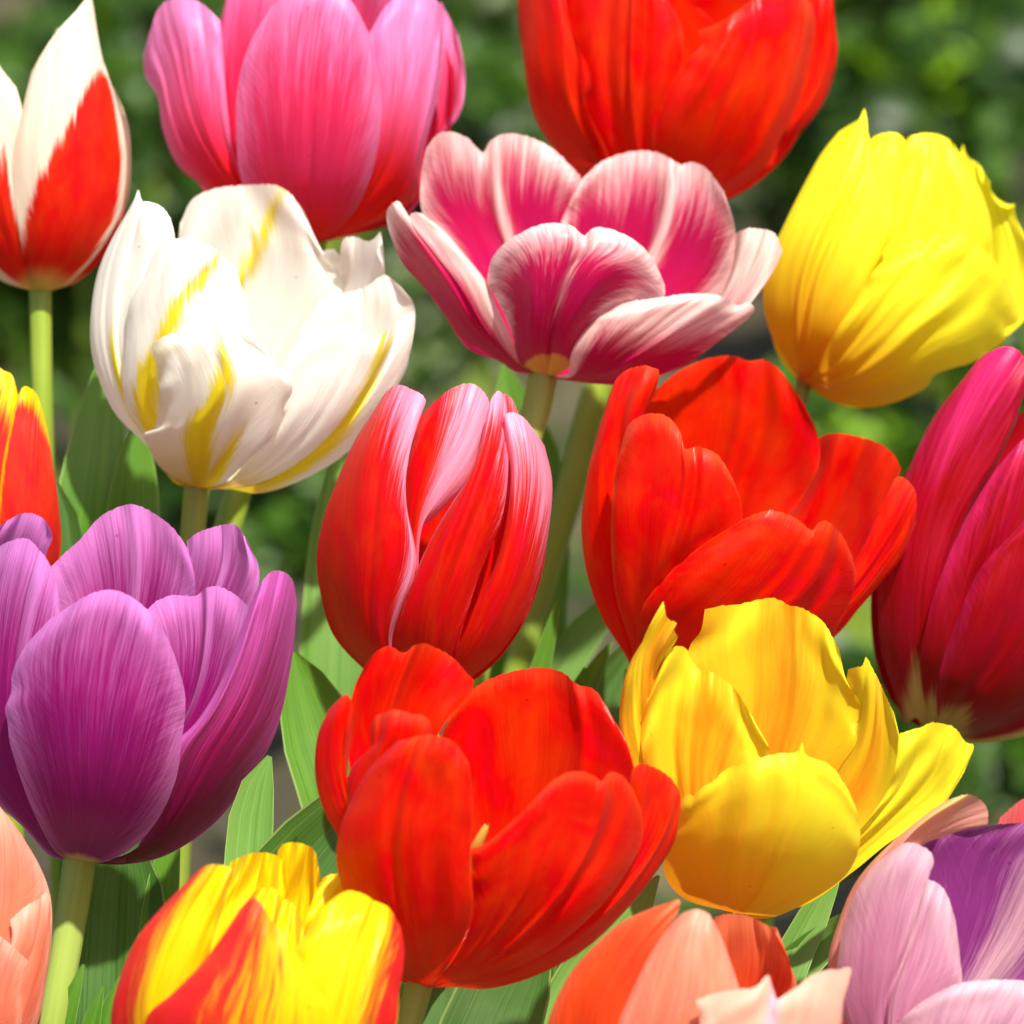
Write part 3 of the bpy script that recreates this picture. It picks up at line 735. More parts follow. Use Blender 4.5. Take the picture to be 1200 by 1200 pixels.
f.petal(m, -.85, [(664, 444), (668, 420), (674, 404), (688, 384), (712, 364), (736, 353)], [(763, 350), (810, 344), (838, 345), (853, 351), (866, 358), (878, 354), (884, 363)],
        [(874, 376), (845, 398), (802, 428), (740, 450), (700, 450)], m1=lambda a, v: np.maximum(.5 + (v - .62 - .25 * np.abs(a) + .2 * (a < 0) * -a) * 2.2, .5 - (a + .72) * 2.5), off=-.12, bulge=.12, lean=.05, folds=[(.3, -.05, .1, .3, 1.2)])
f.finish()
f.stem([(637, 438), (634, 462), (622, 500), (600, 580)], 16, STEM_OLIVE)

# ---- orange red tulip with yellow edges, left edge
m = petal_mat('petal_orange', lin(222, 34, 28), lin(244, 206, 10), lin(240, 140, 20), amp1=.6, wid1=.4, vein=.2, trans=.38)
f = Tulip('orange red tulip with yellow petal edges at the left edge above the purple tulip', (5, 715), (-2, 440), 70, 1.215, t0=.4, close=.5, tilt=.15)
f.back(m, .8)
OE = lambda a, v: np.maximum(.5 + (v - .8) * 2.5, .5 + (np.abs(a) - .72) * 1.8)
f.petal(m, -1, [(-40, 690), (-64, 600), (-58, 500), (-30, 445)], [(-10, 424), (4, 434), (13, 438)], [(21, 462), (20, 520), (12, 600), (6, 690)], m1=lambda a, v: OE(a, v) - .12)
f.petal(m, -1, [(-4, 690), (-2, 600), (4, 540), (12, 500), (17, 478), (22, 462)], [(28, 453), (36, 455), (43, 462)], [(56, 504), (63, 550), (69, 595), (71, 645), (56, 690)], m1=lambda a, v: np.maximum(.5 + (v - .93) * 5, .5 + (-.93 - a) * 3 + .4 * (v - .6)), off=-.08)
f.finish()
f.stem([(6, 710), (8, 780)], 11)

# ---- purple tulip, left
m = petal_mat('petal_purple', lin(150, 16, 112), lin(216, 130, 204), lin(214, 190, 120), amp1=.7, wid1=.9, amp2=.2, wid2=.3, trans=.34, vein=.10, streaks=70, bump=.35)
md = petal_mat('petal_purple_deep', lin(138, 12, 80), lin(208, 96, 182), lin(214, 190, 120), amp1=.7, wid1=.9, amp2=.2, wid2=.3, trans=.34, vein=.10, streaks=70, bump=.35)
f = Tulip('large purple tulip with paler lilac petal edges on the left', (96, 1010), (164, 600), 192, 1.155, t0=.5, close=.95, tilt=.28)
PM = lambda a, v: -.08 + .82 * edge(a, v, 5, 5) + .15 * v + .45 * np.exp(-((a - .15) / .07) ** 2) * sm(.2, .5, v)
PFO = foot(.05, .07)
f.petal(m, .9, [(150, 800), (190, 720), (219, 650), (219, 634)], [(232, 624), (246, 619), (262, 615), (276, 615)], [(290, 634), (304, 668), (296, 706), (250, 780)], m1=PM, folds=[(.7, -.06, .15, .5, 1.2)])
f.petal(m, 1, [(90, 860), (78, 760), (66, 700), (60, 664)], [(76, 648), (92, 634), (117, 606), (140, 594), (156, 591), (176, 599), (203, 619)], [(220, 643), (229, 684), (220, 740), (180, 840)], m1=PM, folds=[(.18, -.05, .07), (-.4, .03, .2)], bulge=.1)
f.petal(m, .1, [(-20, 860), (-50, 760), (-40, 650), (-6, 622)], [(12, 608), (32, 601), (50, 607)], [(58, 618), (62, 630), (54, 650), (60, 700), (50, 860)], m1=PM, tipc=-.15)
f.petal(m, .35, [(170, 880), (184, 790), (178, 740), (171, 716)], [(184, 704), (200, 698), (218, 698), (230, 698), (240, 690), (252, 687), (268, 692), (280, 700)], [(298, 718), (288, 772), (262, 846), (190, 920)], m1=PM, folds=[(.1, -.06, .07), (.6, .03, .15)], off=-.1)
f.petal(m, -.7, [(60, 1004), (32, 974), (-20, 920), (-52, 820), (-50, 720), (-20, 656)], [(0, 640), (18, 632), (34, 632), (46, 644), (59, 662)], [(72, 712), (70, 780), (50, 860), (60, 960), (80, 1004)], m1=PM, off=-.02)
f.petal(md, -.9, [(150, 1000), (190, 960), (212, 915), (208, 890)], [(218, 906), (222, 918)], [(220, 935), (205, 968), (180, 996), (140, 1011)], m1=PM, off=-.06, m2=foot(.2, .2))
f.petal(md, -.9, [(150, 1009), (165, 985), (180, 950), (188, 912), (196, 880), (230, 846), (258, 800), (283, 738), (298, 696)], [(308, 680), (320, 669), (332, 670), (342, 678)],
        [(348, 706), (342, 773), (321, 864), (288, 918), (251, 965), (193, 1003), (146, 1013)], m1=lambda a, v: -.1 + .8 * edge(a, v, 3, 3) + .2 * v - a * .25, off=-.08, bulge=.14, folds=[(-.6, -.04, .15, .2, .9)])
f.petal(m, -1, [(68, 1001), (44, 962), (24, 912), (11, 868), (9, 848), (6, 830), (13, 812), (14, 790), (30, 757), (59, 725)], [(85, 708), (106, 696), (126, 691), (143, 694), (162, 705), (187, 731)],
        [(205, 768), (217, 816), (213, 869), (205, 917), (182, 965), (150, 997), (116, 1012)], m1=lambda a, v: -.02 + .7 * edge(a, v, 5, 6) + .2 * v, m2=PFO, off=-.16, bulge=.15, folds=[(.05, .03, .1, .1, .9), (-.5, -.02, .2), (.45, -.02, .15)])
f.finish()
f.stem([(94, 1004), (86, 1060), (74, 1130), (60, 1210)], 18, STEM_PALE)
f.leaf([(150, 970, 10, 40), (140, 1040, 55, 42), (136, 1110, 62, 44), (132, 1220, 64, 46)], LEAF_DARK, fold=.3)
f.leaf([(206, 960, 4, 36), (196, 1010, 16, 36), (186, 1080, 22, 38), (180, 1200, 26, 40)], LEAF, fold=.3)
f.leaf([(98, 1130, 1.5, -12), (88, 1158, 8, -12), (74, 1206, 14, -12)], LEAF, fold=.5)
f.leaf([(121, 1156, 1.5, -16), (112, 1182, 8, -16), (102, 1220, 13, -16)], LEAF, fold=.5)
f.leaf([(141, 1144, 1.5, -6), (132, 1172, 9, -6), (122, 1220, 15, -6)], LEAF, fold=.5)

# ---- red tulip with pink margins, centre
m = petal_mat('petal_red_pink', lin(214, 8, 18), lin(238, 150, 180), lin(200, 20, 24), amp1=.85, wid1=.5, amp2=.2, trans=.34, vein=.1, streaks=44)
f = Tulip('closed red tulip with silvery pink petal edges at the centre left', (492, 812), (545, 452), 136, 1.19, t0=.5, close=.55, tilt=.2, k=.85)
f.back(m, .85)
f.petal(m, -.5, [(520, 780), (560, 650), (590, 540), (584, 470)], [(592, 462), (600, 468), (606, 480)], [(614, 510), (606, 600), (560, 760)], m1=lambda a, v: .2 + .3 * edge(a, v, 6, 6), off=.1)
f.petal(m, -.7, [(470, 780), (476, 680), (476, 560), (490, 492)], [(510, 470), (532, 454), (548, 449), (562, 454), (573, 470)], [(572, 505), (555, 552), (540, 574), (507, 608), (484, 628), (490, 720)], m1=lambda a, v: .5 + (a - .05 + .5 * (v - .7)) * .9, off=.0, bulge=.16)
f.petal(m, -1, [(488, 800), (462, 752), (487, 672), (508, 626), (528, 592), (553, 553), (566, 510)], [(577, 465), (585, 458), (592, 470)], [(594, 500), (596, 545), (588, 607), (562, 673), (541, 740), (528, 790)],
        m1=lambda a, v: .1 + .75 * sm(.55, 1, v) * edge(a, v, 1.6, 8) + .25 * edge(a, v, 8, 30), off=-.06, bulge=.2, folds=[(.3, .05, .12, .2, .9)])
f.petal(m, -1, [(450, 800), (423, 781), (390, 743), (375, 693), (371, 653), (379, 607), (396, 560), (417, 513), (440, 479)], [(454, 458), (468, 451), (484, 457), (494, 462), (499, 470)],
        [(488, 494), (478, 537), (476, 587), (488, 655), (484, 680), (470, 714), (459, 755), (470, 800)], m1=lambda a, v: np.maximum(.5 + (v - .9 + .3 * a) * 2.2, .5 + (a - .72) * 1.8), off=-.08, bulge=.2, folds=[(.88, -.07, .14, .3, .95), (.4, .05, .2, .2, .8)])
f.petal(m, -1, [(520, 800), (536, 762), (555, 718), (581, 660), (596, 593), (598, 540), (589, 497)], [(591, 487), (600, 483), (612, 488), (622, 499)],
        [(638, 522), (647, 563), (642, 627), (623, 703), (590, 760), (553, 793), (530, 806)], m1=lambda a, v: .5 + (v - .9 + .2 * np.abs(a + .2)) * 1.5, off=-.1, bulge=.2)
f.finish()
f.stem([(494, 806), (500, 870)], 14)
f.leaf([(424, 480, 6, 60), (408, 540, 22, 58), (400, 620, 36, 56), (396, 720, 44, 54), (392, 830, 44, 52)], LEAF_PALE, fold=.3, off=330)
f.leaf([(344, 764, 3, 30), (356, 800, 28, 30), (376, 860, 46, 30), (410, 960, 52, 30)], LEAF, fold=.3)

# ---- red tulip, centre right
f = Tulip('wide red tulip below the magenta one, above the yellow tulip', (748, 790), (880, 420), 196, 1.222, t0=.48, close=.95, tilt=.32)
f.petal(m_red, .7, [(900, 640), (938, 570), (958, 513)], [(972, 508), (986, 508), (1015, 514), (1038, 524), (1050, 536)], [(1056, 550), (1046, 572), (1022, 620), (1000, 664), (900, 740)], m1=RIM, bulge=.06)
f.petal(m_red, 1, [(770, 680), (748, 560), (752, 487), (768, 457)], [(795, 435), (826, 421), (858, 417), (877, 423), (894, 421), (910, 430), (922, 444)],
        [(943, 475), (957, 507), (960, 543), (940, 584), (924, 604), (860, 700)], m1=RIM, folds=[(.1, -.09, .1, .3, .9), (.3, .05, .1)], bulge=.08)
f.petal(m_red, -.5, [(734, 770), (705, 723), (687, 669), (681, 615), (688, 557), (700, 507), (714, 462)], [(724, 442), (738, 432), (756, 428), (764, 430), (772, 434)],
        [(768, 460), (753, 489), (745, 530), (760, 620), (755, 720), (750, 780)], m1=RIM, off=-.02, folds=[(.3, -.06, .2, .4, 1), (-.1, .04, .15)])
f.petal(m_red, -.6, [(780, 790), (900, 760), (975, 700), (1002, 660), (1020, 624), (1034, 592), (1046, 566)], [(1050, 560), (1058, 559), (1066, 566), (1073, 576)], [(1073, 614), (1056, 655), (1033, 682), (1006, 714), (977, 747), (900, 790), (790, 805)], m1=RIM, off=-.02, bulge=.08, lean=.05)
f.petal(m_red, -1, [(742, 766), (722, 700), (716, 620), (722, 550), (732, 508)], [(738, 496), (758, 485), (782, 488), (798, 508), (803, 526), (816, 523), (828, 526), (841, 533)],
        [(859, 561), (869, 592), (868, 620), (840, 680), (790, 740), (764, 780)], m1=lambda a, v: RIM(a, v) + .3 * sm(.85, 1, v), off=-.1, bulge=.12, folds=[(lambda v: .15 + .15 * v, .08, .07, .2, 1.2), (-.45, .04, .2)])
f.petal(m_red, -1, [(752, 778), (749, 745), (752, 714), (776, 680), (816, 644), (868, 610)], [(886, 602), (904, 598), (930, 606), (944, 616), (952, 622), (960, 612), (970, 611), (986, 626)],
        [(999, 652), (1003, 680), (990, 720), (960, 760), (880, 800), (790, 806)], m1=lambda a, v: RIM(a, v) + .25 * sm(.9, 1, v), off=-.14, bulge=.12, folds=[(.62, .07, .08, .5, 1.2), (.45, -.05, .08, .5, 1.2)])
f.finish()
f.stem([(748, 786), (738, 870)], 14)
f.leaf([(686, 782, 2, 40), (680, 800, 9, 40), (664, 850, 16, 40), (640, 940, 20, 40)], LEAF, fold=.6)
f.leaf([(655, 700, 2, 20), (640, 760, 10, 22), (616, 840, 14, 24), (590, 940, 16, 26)], LEAF, fold=.5)
f.leaf([(716, 752, 2, 30), (700, 776, 9, 32), (672, 830, 16, 34), (640, 920, 20, 36)], LEAF, fold=.5, yaw=.4)
f.leaf([(760, 740, 8, 60), (720, 790, 26, 60), (680, 860, 36, 60), (640, 960, 40, 60)], LEAF_DARK, fold=.35, yaw=.3)

# ---- crimson tulip, right edge
m = petal_mat('petal_crimson', lin(160, 5, 32), lin(216, 40, 108), lin(208, 190, 110), amp1=.7, wid1=.7, amp2=.45, wid2=.3, trans=.32, vein=.12, rough=.34, streaks=30)
f = Tulip('crimson tulip with a yellow green base cropped by the right edge', (1090, 858), (1190, 440), 165, 1.25, t0=.5, close=.8, tilt=.2)
f.back(m, .7, sc=.68)
CF = lambda a, v: .5 + (.2 - v) * 3.5 - .35 * np.abs(a)
f.petal(m, 0.3, [(1130, 680), (1150, 560), (1186, 490)], [(1205, 480), (1230, 470)], [(1260, 560), (1240, 700)])
f.petal(m, -.9, [(1072, 838), (1062, 850), (1046, 808), (1033, 763), (1028, 700), (1034, 642), (1048, 595), (1060, 562), (1076, 523), (1096, 485), (1132, 440)], [(1148, 420), (1162, 411), (1178, 406), (1193, 410), (1204, 430)],
        [(1192, 493), (1168, 546), (1137, 597), (1112, 660), (1100, 760), (1096, 830)], m1=lambda a, v: .1 + .25 * edge(a, v, 3, 6) + .5 * np.exp(-((a + .3) / .35) ** 2) * sm(.5, .85, v), m2=CF, off=-.04, bulge=.12, folds=[(.2, .08, .3, .5, .85), (.8, -.05, .15, .7, 1.1)])  # satin highlight painted in pink on the upper left of this petal
f.petal(m, -1, [(1086, 846), (1078, 780), (1088, 720), (1110, 656), (1137, 598), (1168, 548)], [(1200, 514), (1240, 490), (1270, 500)], [(1300, 600), (1290, 720), (1240, 820), (1180, 866), (1137, 869), (1112, 864)],
        m1=lambda a, v: .1 + .6 * edge(a, v, 3, 8) * sm(.3, .7, v) , m2=CF, off=-.12, bulge=.14, folds=[(-.62, -.05, .08, .2, 1.1), (-.3, .06, .12, .2, .9)])
f.petal(m, -1, [(1096, 850), (1098, 800), (1120, 730), (1150, 665), (1180, 632)], [(1215, 600), (1260, 600)], [(1310, 680), (1290, 780), (1230, 850), (1173, 868), (1137, 870), (1116, 864)],
        m1=lambda a, v: .05 + .4 * edge(a, v, 3, 8), m2=lambda a, v: np.maximum(CF(a, v), .5 + (a - .9) * 3 * sm(.0, .1, v)), off=-.2, bulge=.14, folds=[(-.2, .05, .15)])
f.finish()
f.stem([(1090, 850), (1096, 930)], 14)

# ---- yellow tulip, lower right
f = Tulip('open yellow tulip with ragged horned petals beside the front red tulip', (862, 1070), (930, 705), 190, 1.13, t0=.42, close=1.0, tilt=.34)
YM = lambda a, v: v * .9 + .1
YF = lambda a, v: .62 - v * .9
YI = lambda a, v: .74 - v * .34 + .2 * np.sin(5 * a + 1)
f.petal(m_yel, .75, [(960, 900), (985, 830), (994, 784)], [(1002, 782), (1010, 780), (1015, 770), (1022, 782), (1030, 798)], [(1048, 836), (1056, 875), (1056, 920), (1038, 965), (970, 1020)], m1=YM, m2=YI)
f.petal(m_yel, 1, [(820, 940), (806, 840), (808, 758), (821, 740), (826, 714)], [(845, 710), (866, 708), (888, 703), (908, 701), (926, 710), (936, 711), (950, 718), (964, 728)],
        [(983, 760), (992, 797), (1008, 824), (1010, 836), (1002, 850), (1004, 868), (984, 900), (940, 980)], m1=YM, m2=YI, folds=[(.2, -.05, .04, .1, .97), (-.3, .05, .12), (.5, .04, .12)], ruf=.04)
f.petal(m_yel, -.2, [(800, 1030), (764, 960), (736, 890), (726, 853), (728, 814), (739, 775), (761, 741)], [(770, 724), (777, 705), (782, 724), (793, 730), (790, 738), (794, 746), (788, 758)],
        [(772, 776), (752, 800), (750, 830), (767, 866), (760, 920), (790, 1000)], m1=YM, m2=YI, off=0, tipc=-.05, ruf=.06)
f.petal(m_yel, -.1, [(800, 1010), (762, 930), (752, 850), (770, 790)], [(782, 766), (792, 757), (804, 760), (810, 772), (819, 784), (832, 786), (847, 795), (862, 808), (874, 827)],
        [(892, 858), (902, 882), (880, 930), (850, 1010)], m1=YM, m2=YI, off=-.12, bulge=-.12, folds=[(.0, -.07, .08, .1, 1.2), (-.45, .08, .15, .2, 1.1), (.3, .04, .1)], ruf=.07)
f.petal(m_yel, -.35, [(940, 1040), (990, 990), (1025, 950), (1046, 912), (1054, 860)], [(1066, 856), (1078, 853), (1090, 847), (1104, 848), (1118, 852), (1133, 870), (1141, 873)],
        [(1130, 905), (1108, 940), (1081, 965), (1042, 988), (1004, 1018), (940, 1062)], m1=lambda a, v: v + .2, m2=YF, off=-.05, bulge=-.1, lean=-.15, folds=[(-.2, -.06, .2, .5, 1.2)], ruf=.05)
f.petal(m_yel, -1, [(800, 1052), (778, 1022), (784, 983), (798, 938)], [(806, 930), (812, 933), (822, 923), (838, 914), (848, 903), (866, 896), (888, 889), (912, 883), (934, 881), (940, 870), (944, 884), (973, 897)],
        [(995, 927), (1006, 957), (1007, 992), (994, 1022), (960, 1049), (905, 1075), (880, 1076)], m1=lambda a, v: v * .8 + .25 * a + .1, m2=lambda a, v: .86 - v * .75 - .3 * a, off=-.1, bulge=.14, folds=[(.22, .03, .03, .1, 1.2), (-.2, -.04, .1), (-.45, .04, .1)], ruf=.03)  # lime highlight painted stronger toward the right side
f.finish()
f.stem([(866, 1066), (868, 1120), (866, 1210)], 13)
f.leaf([(985, 1010, 5, 50), (955, 1070, 18, 50), (930, 1120, 22, 50), (900, 1210, 26, 50)], LEAF_PALE, fold=.35)
f.leaf([(1010, 1062, 4, 60), (960, 1104, 22, 60), (900, 1160, 28, 60), (850, 1230, 30, 60)], LEAF, fold=.35, yaw=.3)
f.leaf([(772, 1026, 2, 60), (735, 1080, 26, 60), (690, 1150, 40, 60), (660, 1230, 44, 60)], LEAF_PALE, fold=.3)

# ---- front red tulip
f = Tulip('large red tulip at the bottom centre showing a yellow stamen inside', (500, 1156), (590, 765), 216, 1.10, t0=.48, close=.95, tilt=.34)
f.petal(m_red, 1, [(540, 1000), (520, 920), (516, 866), (528, 840)], [(540, 824), (556, 806), (580, 793), (616, 784), (640, 783), (660, 788), (676, 802), (696, 808)],
        [(718, 840), (736, 875), (742, 910), (720, 980), (620, 1080)], m1=lambda a, v: RIM(a, v) + .25 * sm(.9, 1, v), folds=[(.45, -.06, .06, .2, 1), (.1, .04, .2)], bulge=.08)
f.petal(m_red, .5, [(470, 1000), (415, 920), (408, 850), (416, 804), (430, 776)], [(440, 764), (454, 757), (474, 765), (484, 757), (496, 754), (518, 763), (530, 770), (542, 782)],
        [(556, 798), (552, 812), (520, 850), (506, 880), (510, 980)], m1=RIM, folds=[(-.1, -.06, .1, .4, 1.1), (.3, .05, .2)], off=-.1)
f.petal(m_red, -.2, [(440, 1090), (397, 982), (379, 949), (369, 906), (373, 859), (385, 832)], [(396, 820), (406, 814), (412, 822)], [(412, 860), (408, 920), (440, 1020), (470, 1100)], m1=RIM, off=0)
f.petal(m_red, -.6, [(440, 1080), (410, 970), (408, 910), (420, 890), (432, 886), (434, 850)], [(440, 840), (452, 834), (468, 832), (482, 836), (495, 838), (503, 845)],
        [(505, 856), (500, 880), (496, 980), (490, 1080)], m1=lambda a, v: RIM(a, v) + .2 * sm(.85, 1, v), off=-.06, folds=[(-.3, -.06, .2, .5, 1.2)], tipc=-.04)
f.petal(m_red, -.75, [(560, 1140), (680, 1060), (740, 960), (738, 920), (741, 902)], [(748, 896), (754, 895), (768, 900), (782, 908), (796, 926)],
        [(798, 949), (791, 985), (765, 1028), (726, 1075), (683, 1114), (624, 1145), (569, 1159), (534, 1157)], m1=RIM, off=-.02, folds=[(.35, -.06, .12, .5, 1.1)])
f.petal(m_red, -1, [(514, 1144), (542, 1106), (554, 1066), (553, 1030), (552, 994)], [(570, 988), (586, 975), (602, 961), (625, 938), (648, 915), (664, 906), (680, 904), (694, 908), (705, 916), (712, 906), (722, 905), (738, 919)],
        [(752, 950), (752, 985), (728, 1032), (690, 1076), (640, 1116), (560, 1150), (524, 1157)], m1=lambda a, v: RIM(a, v) + .2 * sm(.93, 1, v), off=-.12, bulge=.14, folds=[(.45, -.07, .05, .25, 1.2), (.6, .06, .08, .25, 1.2), (-.3, .02, .2)])
f.petal(m_red, -1, [(470, 1150), (440, 1122), (412, 1075), (398, 1030), (394, 1003), (399, 970), (410, 942), (432, 902), (456, 878)], [(468, 868), (480, 866), (490, 862), (506, 861), (520, 864), (534, 872)],
        [(549, 894), (554, 934), (552, 981), (552, 1028), (554, 1063), (543, 1102), (516, 1144)], m1=lambda a, v: RIM(a, v) + .2 * np.exp(-((a + .35) / .15) ** 2) * sm(.75, .95, v), off=-.18, bulge=.16, folds=[(lambda v: -.1 - .2 * v, .05, .1, .3, 1.2), (.35, .04, .15, .1, .9), (.7, -.02, .1)])  # sheen painted as a lighter spot left of the midline near the top
f.finish()
f.stem([(492, 1150), (484, 1180), (470, 1240)], 15, STEM_PALE)
def stamen(f, pts, r, mat):
    C = spline([at(p[0], p[1], f.D + p[2] * f.px) for p in pts], 20)
    P = np.empty((20, 11, 3)); UV = np.zeros((20, 11, 2))
    for i in range(20):
        tn = C[min(i + 1, 19)] - C[max(i - 1, 0)]; tn /= np.linalg.norm(tn)
        s = np.cross(tn, FWD); s /= np.linalg.norm(s); n = np.cross(s, tn)
        q = i / 19
        rr = f.px * r * (.35 if q < .45 else .35 + .65 * math.sin(math.pi * min(1, (q - .45) / .55)) ** .6 * (1 - .3 * q))
        for j in range(11):
            th = 2 * math.pi * j / 10
            P[i, j] = C[i] + rr * (math.cos(th) * s + math.sin(th) * n); UV[i, j] = (j / 10, q)
    link('stamen', grid_mesh('stamen', P, UV), mat, f.root)
sm_mat = green_mat('stamen_ochre', lin(206, 150, 50), lin(232, 190, 90), trans=.1)
stamen(f, [(530, 1090, 0), (552, 1010, -40), (562, 985, -60), (571, 966, -72)], 8, sm_mat)
f.leaf([(440, 900, 10, 70), (400, 960, 40, 70), (340, 1030, 52, 70), (300, 1130, 56, 70)], LEAF_DARK, fold=.3)
f.leaf([(316, 886, 3, 90), (304, 915, 18, 90), (296, 950, 26, 90), (290, 1020, 28, 90), (286, 1120, 28, 90)], LEAF_PALE, fold=.25)
f.leaf([(640, 1090, 10, 60), (600, 1150, 50, 60), (560, 1250, 60, 60)], LEAF_DARK, fold=.3)
f.leaf([(520, 1130, 20, 80), (520, 1180, 36, 80), (515, 1260, 40, 80)], LEAF_DARK, fold=.2)

# ---- peach tulip, left edge bottom
m = petal_mat('petal_peach', lin(228, 116, 90), lin(240, 168, 146), lin(240, 200, 120), amp1=.5, wid1=.8, trans=.36, vein=.07)
f = Tulip('peach tulip cropped by the left edge below the purple tulip', (-20, 1290), (-30, 960), 84, 1.115, t0=.45, close=.6, tilt=.15)
f.back(m, .8)
f.petal(m, -.8, [(-70, 1250), (-100, 1120), (-70, 1000)], [(-30, 935), (-10, 938), (2, 948)], [(25, 978), (45, 1012), (58, 1046), (61, 1088), (56, 1137), (44, 1200), (10, 1270)], m1=lambda a, v: .1 + .7 * edge(a, v, 4, 6))
f.petal(m, -1, [(-30, 1260), (-20, 1180), (8, 1120), (14, 1095), (12, 1078)], [(30, 1062), (44, 1054), (55, 1046)], [(61, 1086), (56, 1137), (42, 1205), (0, 1280)], m1=lambda a, v: .1 + .8 * edge(a, v, 4, 6), off=-.1)
f.petal(m, -1, [(-60, 1260), (-60, 1160), (-30, 1100)], [(-10, 1092), (4, 1100), (20, 1114)], [(33, 1126), (26, 1160), (24, 1210), (0, 1270)], m1=lambda a, v: .1 + .6 * edge(a, v, 4, 6), off=-.2)
f.finish()
f.stem([(-20, 1286), (-20, 1340)], 14)

# ---- yellow and red flamed double tulip, bottom
m = petal_mat('petal_flamed', lin(244, 212, 14), lin(228, 40, 40), lin(236, 120, 20), amp1=1.5, wid1=.8, amp2=.4, wid2=.6, trans=.38, vein=.1, streaks=34)
f = Tulip('double yellow tulip flamed with red at the bottom edge left of the front red tulip', (300, 1350), (315, 1000), 178, 1.06, t0=.5, close=.62, tilt=.18)
f.back(m, .75)
f.petal(m, .8, [(300, 1150), (316, 1060), (324, 1010), (326, 996)], [(332, 989), (346, 987), (358, 990), (368, 996)], [(375, 1024), (372, 1060), (360, 1140)], m2=lambda a, v: .3 - (v - .6) * 2, ruf=.10, wave=.06, tipc=-.1, lean=.45)
f.petal(m, .7, [(215, 1150), (240, 1080), (262, 1036), (270, 1010)], [(282, 1004), (300, 999), (314, 1000), (326, 1004)], [(338, 1024), (336, 1060), (320, 1140)], bulge=-.1, ruf=.10, wave=.06, m2=lambda a, v: .3 - (v - .55) * 2, lean=.45)
f.petal(m, .35, [(340, 1180), (352, 1110), (368, 1050), (378, 1028)], [(390, 1024), (402, 1025), (414, 1030), (428, 1046)], [(440, 1070), (430, 1120), (400, 1200)], ruf=.08, wave=.05, m2=lambda a, v: .3 - (v - .6) * 2, lean=.45)
f.petal(m, .0, [(240, 1180), (262, 1110), (280, 1066), (292, 1050)], [(304, 1042), (318, 1040), (326, 1046)], [(330, 1070), (330, 1120), (320, 1180)], off=-.25, bulge=.1, ruf=.08, wave=.05, lean=.45)
f.petal(m, -.1, [(300, 1200), (312, 1130), (320, 1076)], [(328, 1058), (338, 1054), (350, 1070)], [(356, 1092), (350, 1130), (346, 1200)], off=-.35, bulge=.12, ruf=.08, wave=.05, m2=lambda a, v: .3 - (v - .55) * 2, lean=.45)
f.petal(m, -.7, [(200, 1330), (136, 1240), (130, 1192), (138, 1153), (158, 1103), (187, 1066), (225, 1028)], [(238, 1016), (250, 1013), (262, 1014), (271, 1018)],
        [(270, 1040), (254, 1086), (244, 1120), (220, 1190), (240, 1300)], m1=lambda a, v: .5 + (-.5 + .15 * v - a) * 1.3, off=-.06, bulge=.14, ruf=.05, wave=.05)
f.petal(m, -.85, [(330, 1330), (330, 1200), (346, 1112), (362, 1090), (376, 1066), (394, 1050)], [(408, 1044), (426, 1048), (440, 1056), (455, 1063)],
        [(470, 1087), (474, 1116), (468, 1160), (460, 1210), (400, 1310)], m1=lambda a, v: .5 + (a - .35 - .5 * (v - .5)) * 1.5, off=-.12, bulge=.14, ruf=.05, wave=.05, folds=[(.6, .04, .06), (.4, -.03, .06)])
f.petal(m, -1, [(230, 1330), (170, 1260), (172, 1192), (200, 1166), (237, 1128), (267, 1087), (282, 1064)], [(290, 1056), (299, 1052), (306, 1060), (318, 1078)],
        [(346, 1112), (371, 1153), (388, 1182), (402, 1215), (400, 1280), (350, 1330)], m1=lambda a, v: .5 + (.15 - a - .1 * v) * .65 - .9 * sm(.85, 1, -a) * sm(.6, .4, v), off=-.22, bulge=.16, folds=[(-.1, -.05, .15, .3, 1.1)])
f.finish()
f.stem([(300, 1340), (300, 1400)], 15)

# ---- peach orange tulip, bottom right of centre
m = petal_mat('petal_salmon', lin(228, 124, 94), lin(238, 174, 148), lin(232, 66, 30), amp1=.6, wid1=.9, amp2=.3, wid2=.6, trans=.36, vein=.07)
mo = petal_mat('petal_orange_red', lin(232, 66, 28), lin(244, 140, 100), lin(232, 90, 30), amp1=.4, wid1=.8, trans=.36, vein=.07)
mp = petal_mat('petal_blush', lin(236, 182, 160), lin(226, 172, 200), lin(240, 170, 140), amp1=.5, wid1=.6, amp2=.4, wid2=.6, trans=.34, vein=.06)
f = Tulip('salmon orange tulip with pale blush front petals at the bottom edge', (810, 1390), (840, 1070), 188, 1.06, t0=.5, close=.7, tilt=.25)
f.back(mo, .75)
f.petal(mo, 1, [(820, 1200), (828, 1130), (834, 1086), (838, 1074)], [(852, 1071), (871, 1072), (890, 1079), (902, 1086), (910, 1087)], [(906, 1104), (922, 1126), (934, 1158), (920, 1190), (880, 1260)], m1=lambda a, v: .1 + .6 * edge(a, v, 4, 5), bulge=.08, folds=[(.75, -.1, .15, .6, 1.2)])
f.petal(mo, -.5, [(720, 1340), (660, 1280), (640, 1215), (662, 1151), (692, 1113), (731, 1079), (768, 1063)], [(780, 1059), (796, 1055), (795, 1066), (790, 1076)],
        [(782, 1098), (765, 1146), (750, 1220), (770, 1330)], m1=lambda a, v: .1 + .4 * edge(a, v, 6, 8), off=-.02, bulge=.12)
f.petal(m, -.8, [(740, 1350), (705, 1260), (724, 1200), (741, 1161), (765, 1113), (789, 1080)], [(800, 1070), (814, 1066), (826, 1068), (834, 1076)],
        [(848, 1104), (864, 1151), (876, 1200), (850, 1300), (820, 1360)], m1=lambda a, v: .25 + .4 * edge(a, v, 6, 6), m2=foot(.2, .5), off=-.08, bulge=.16)
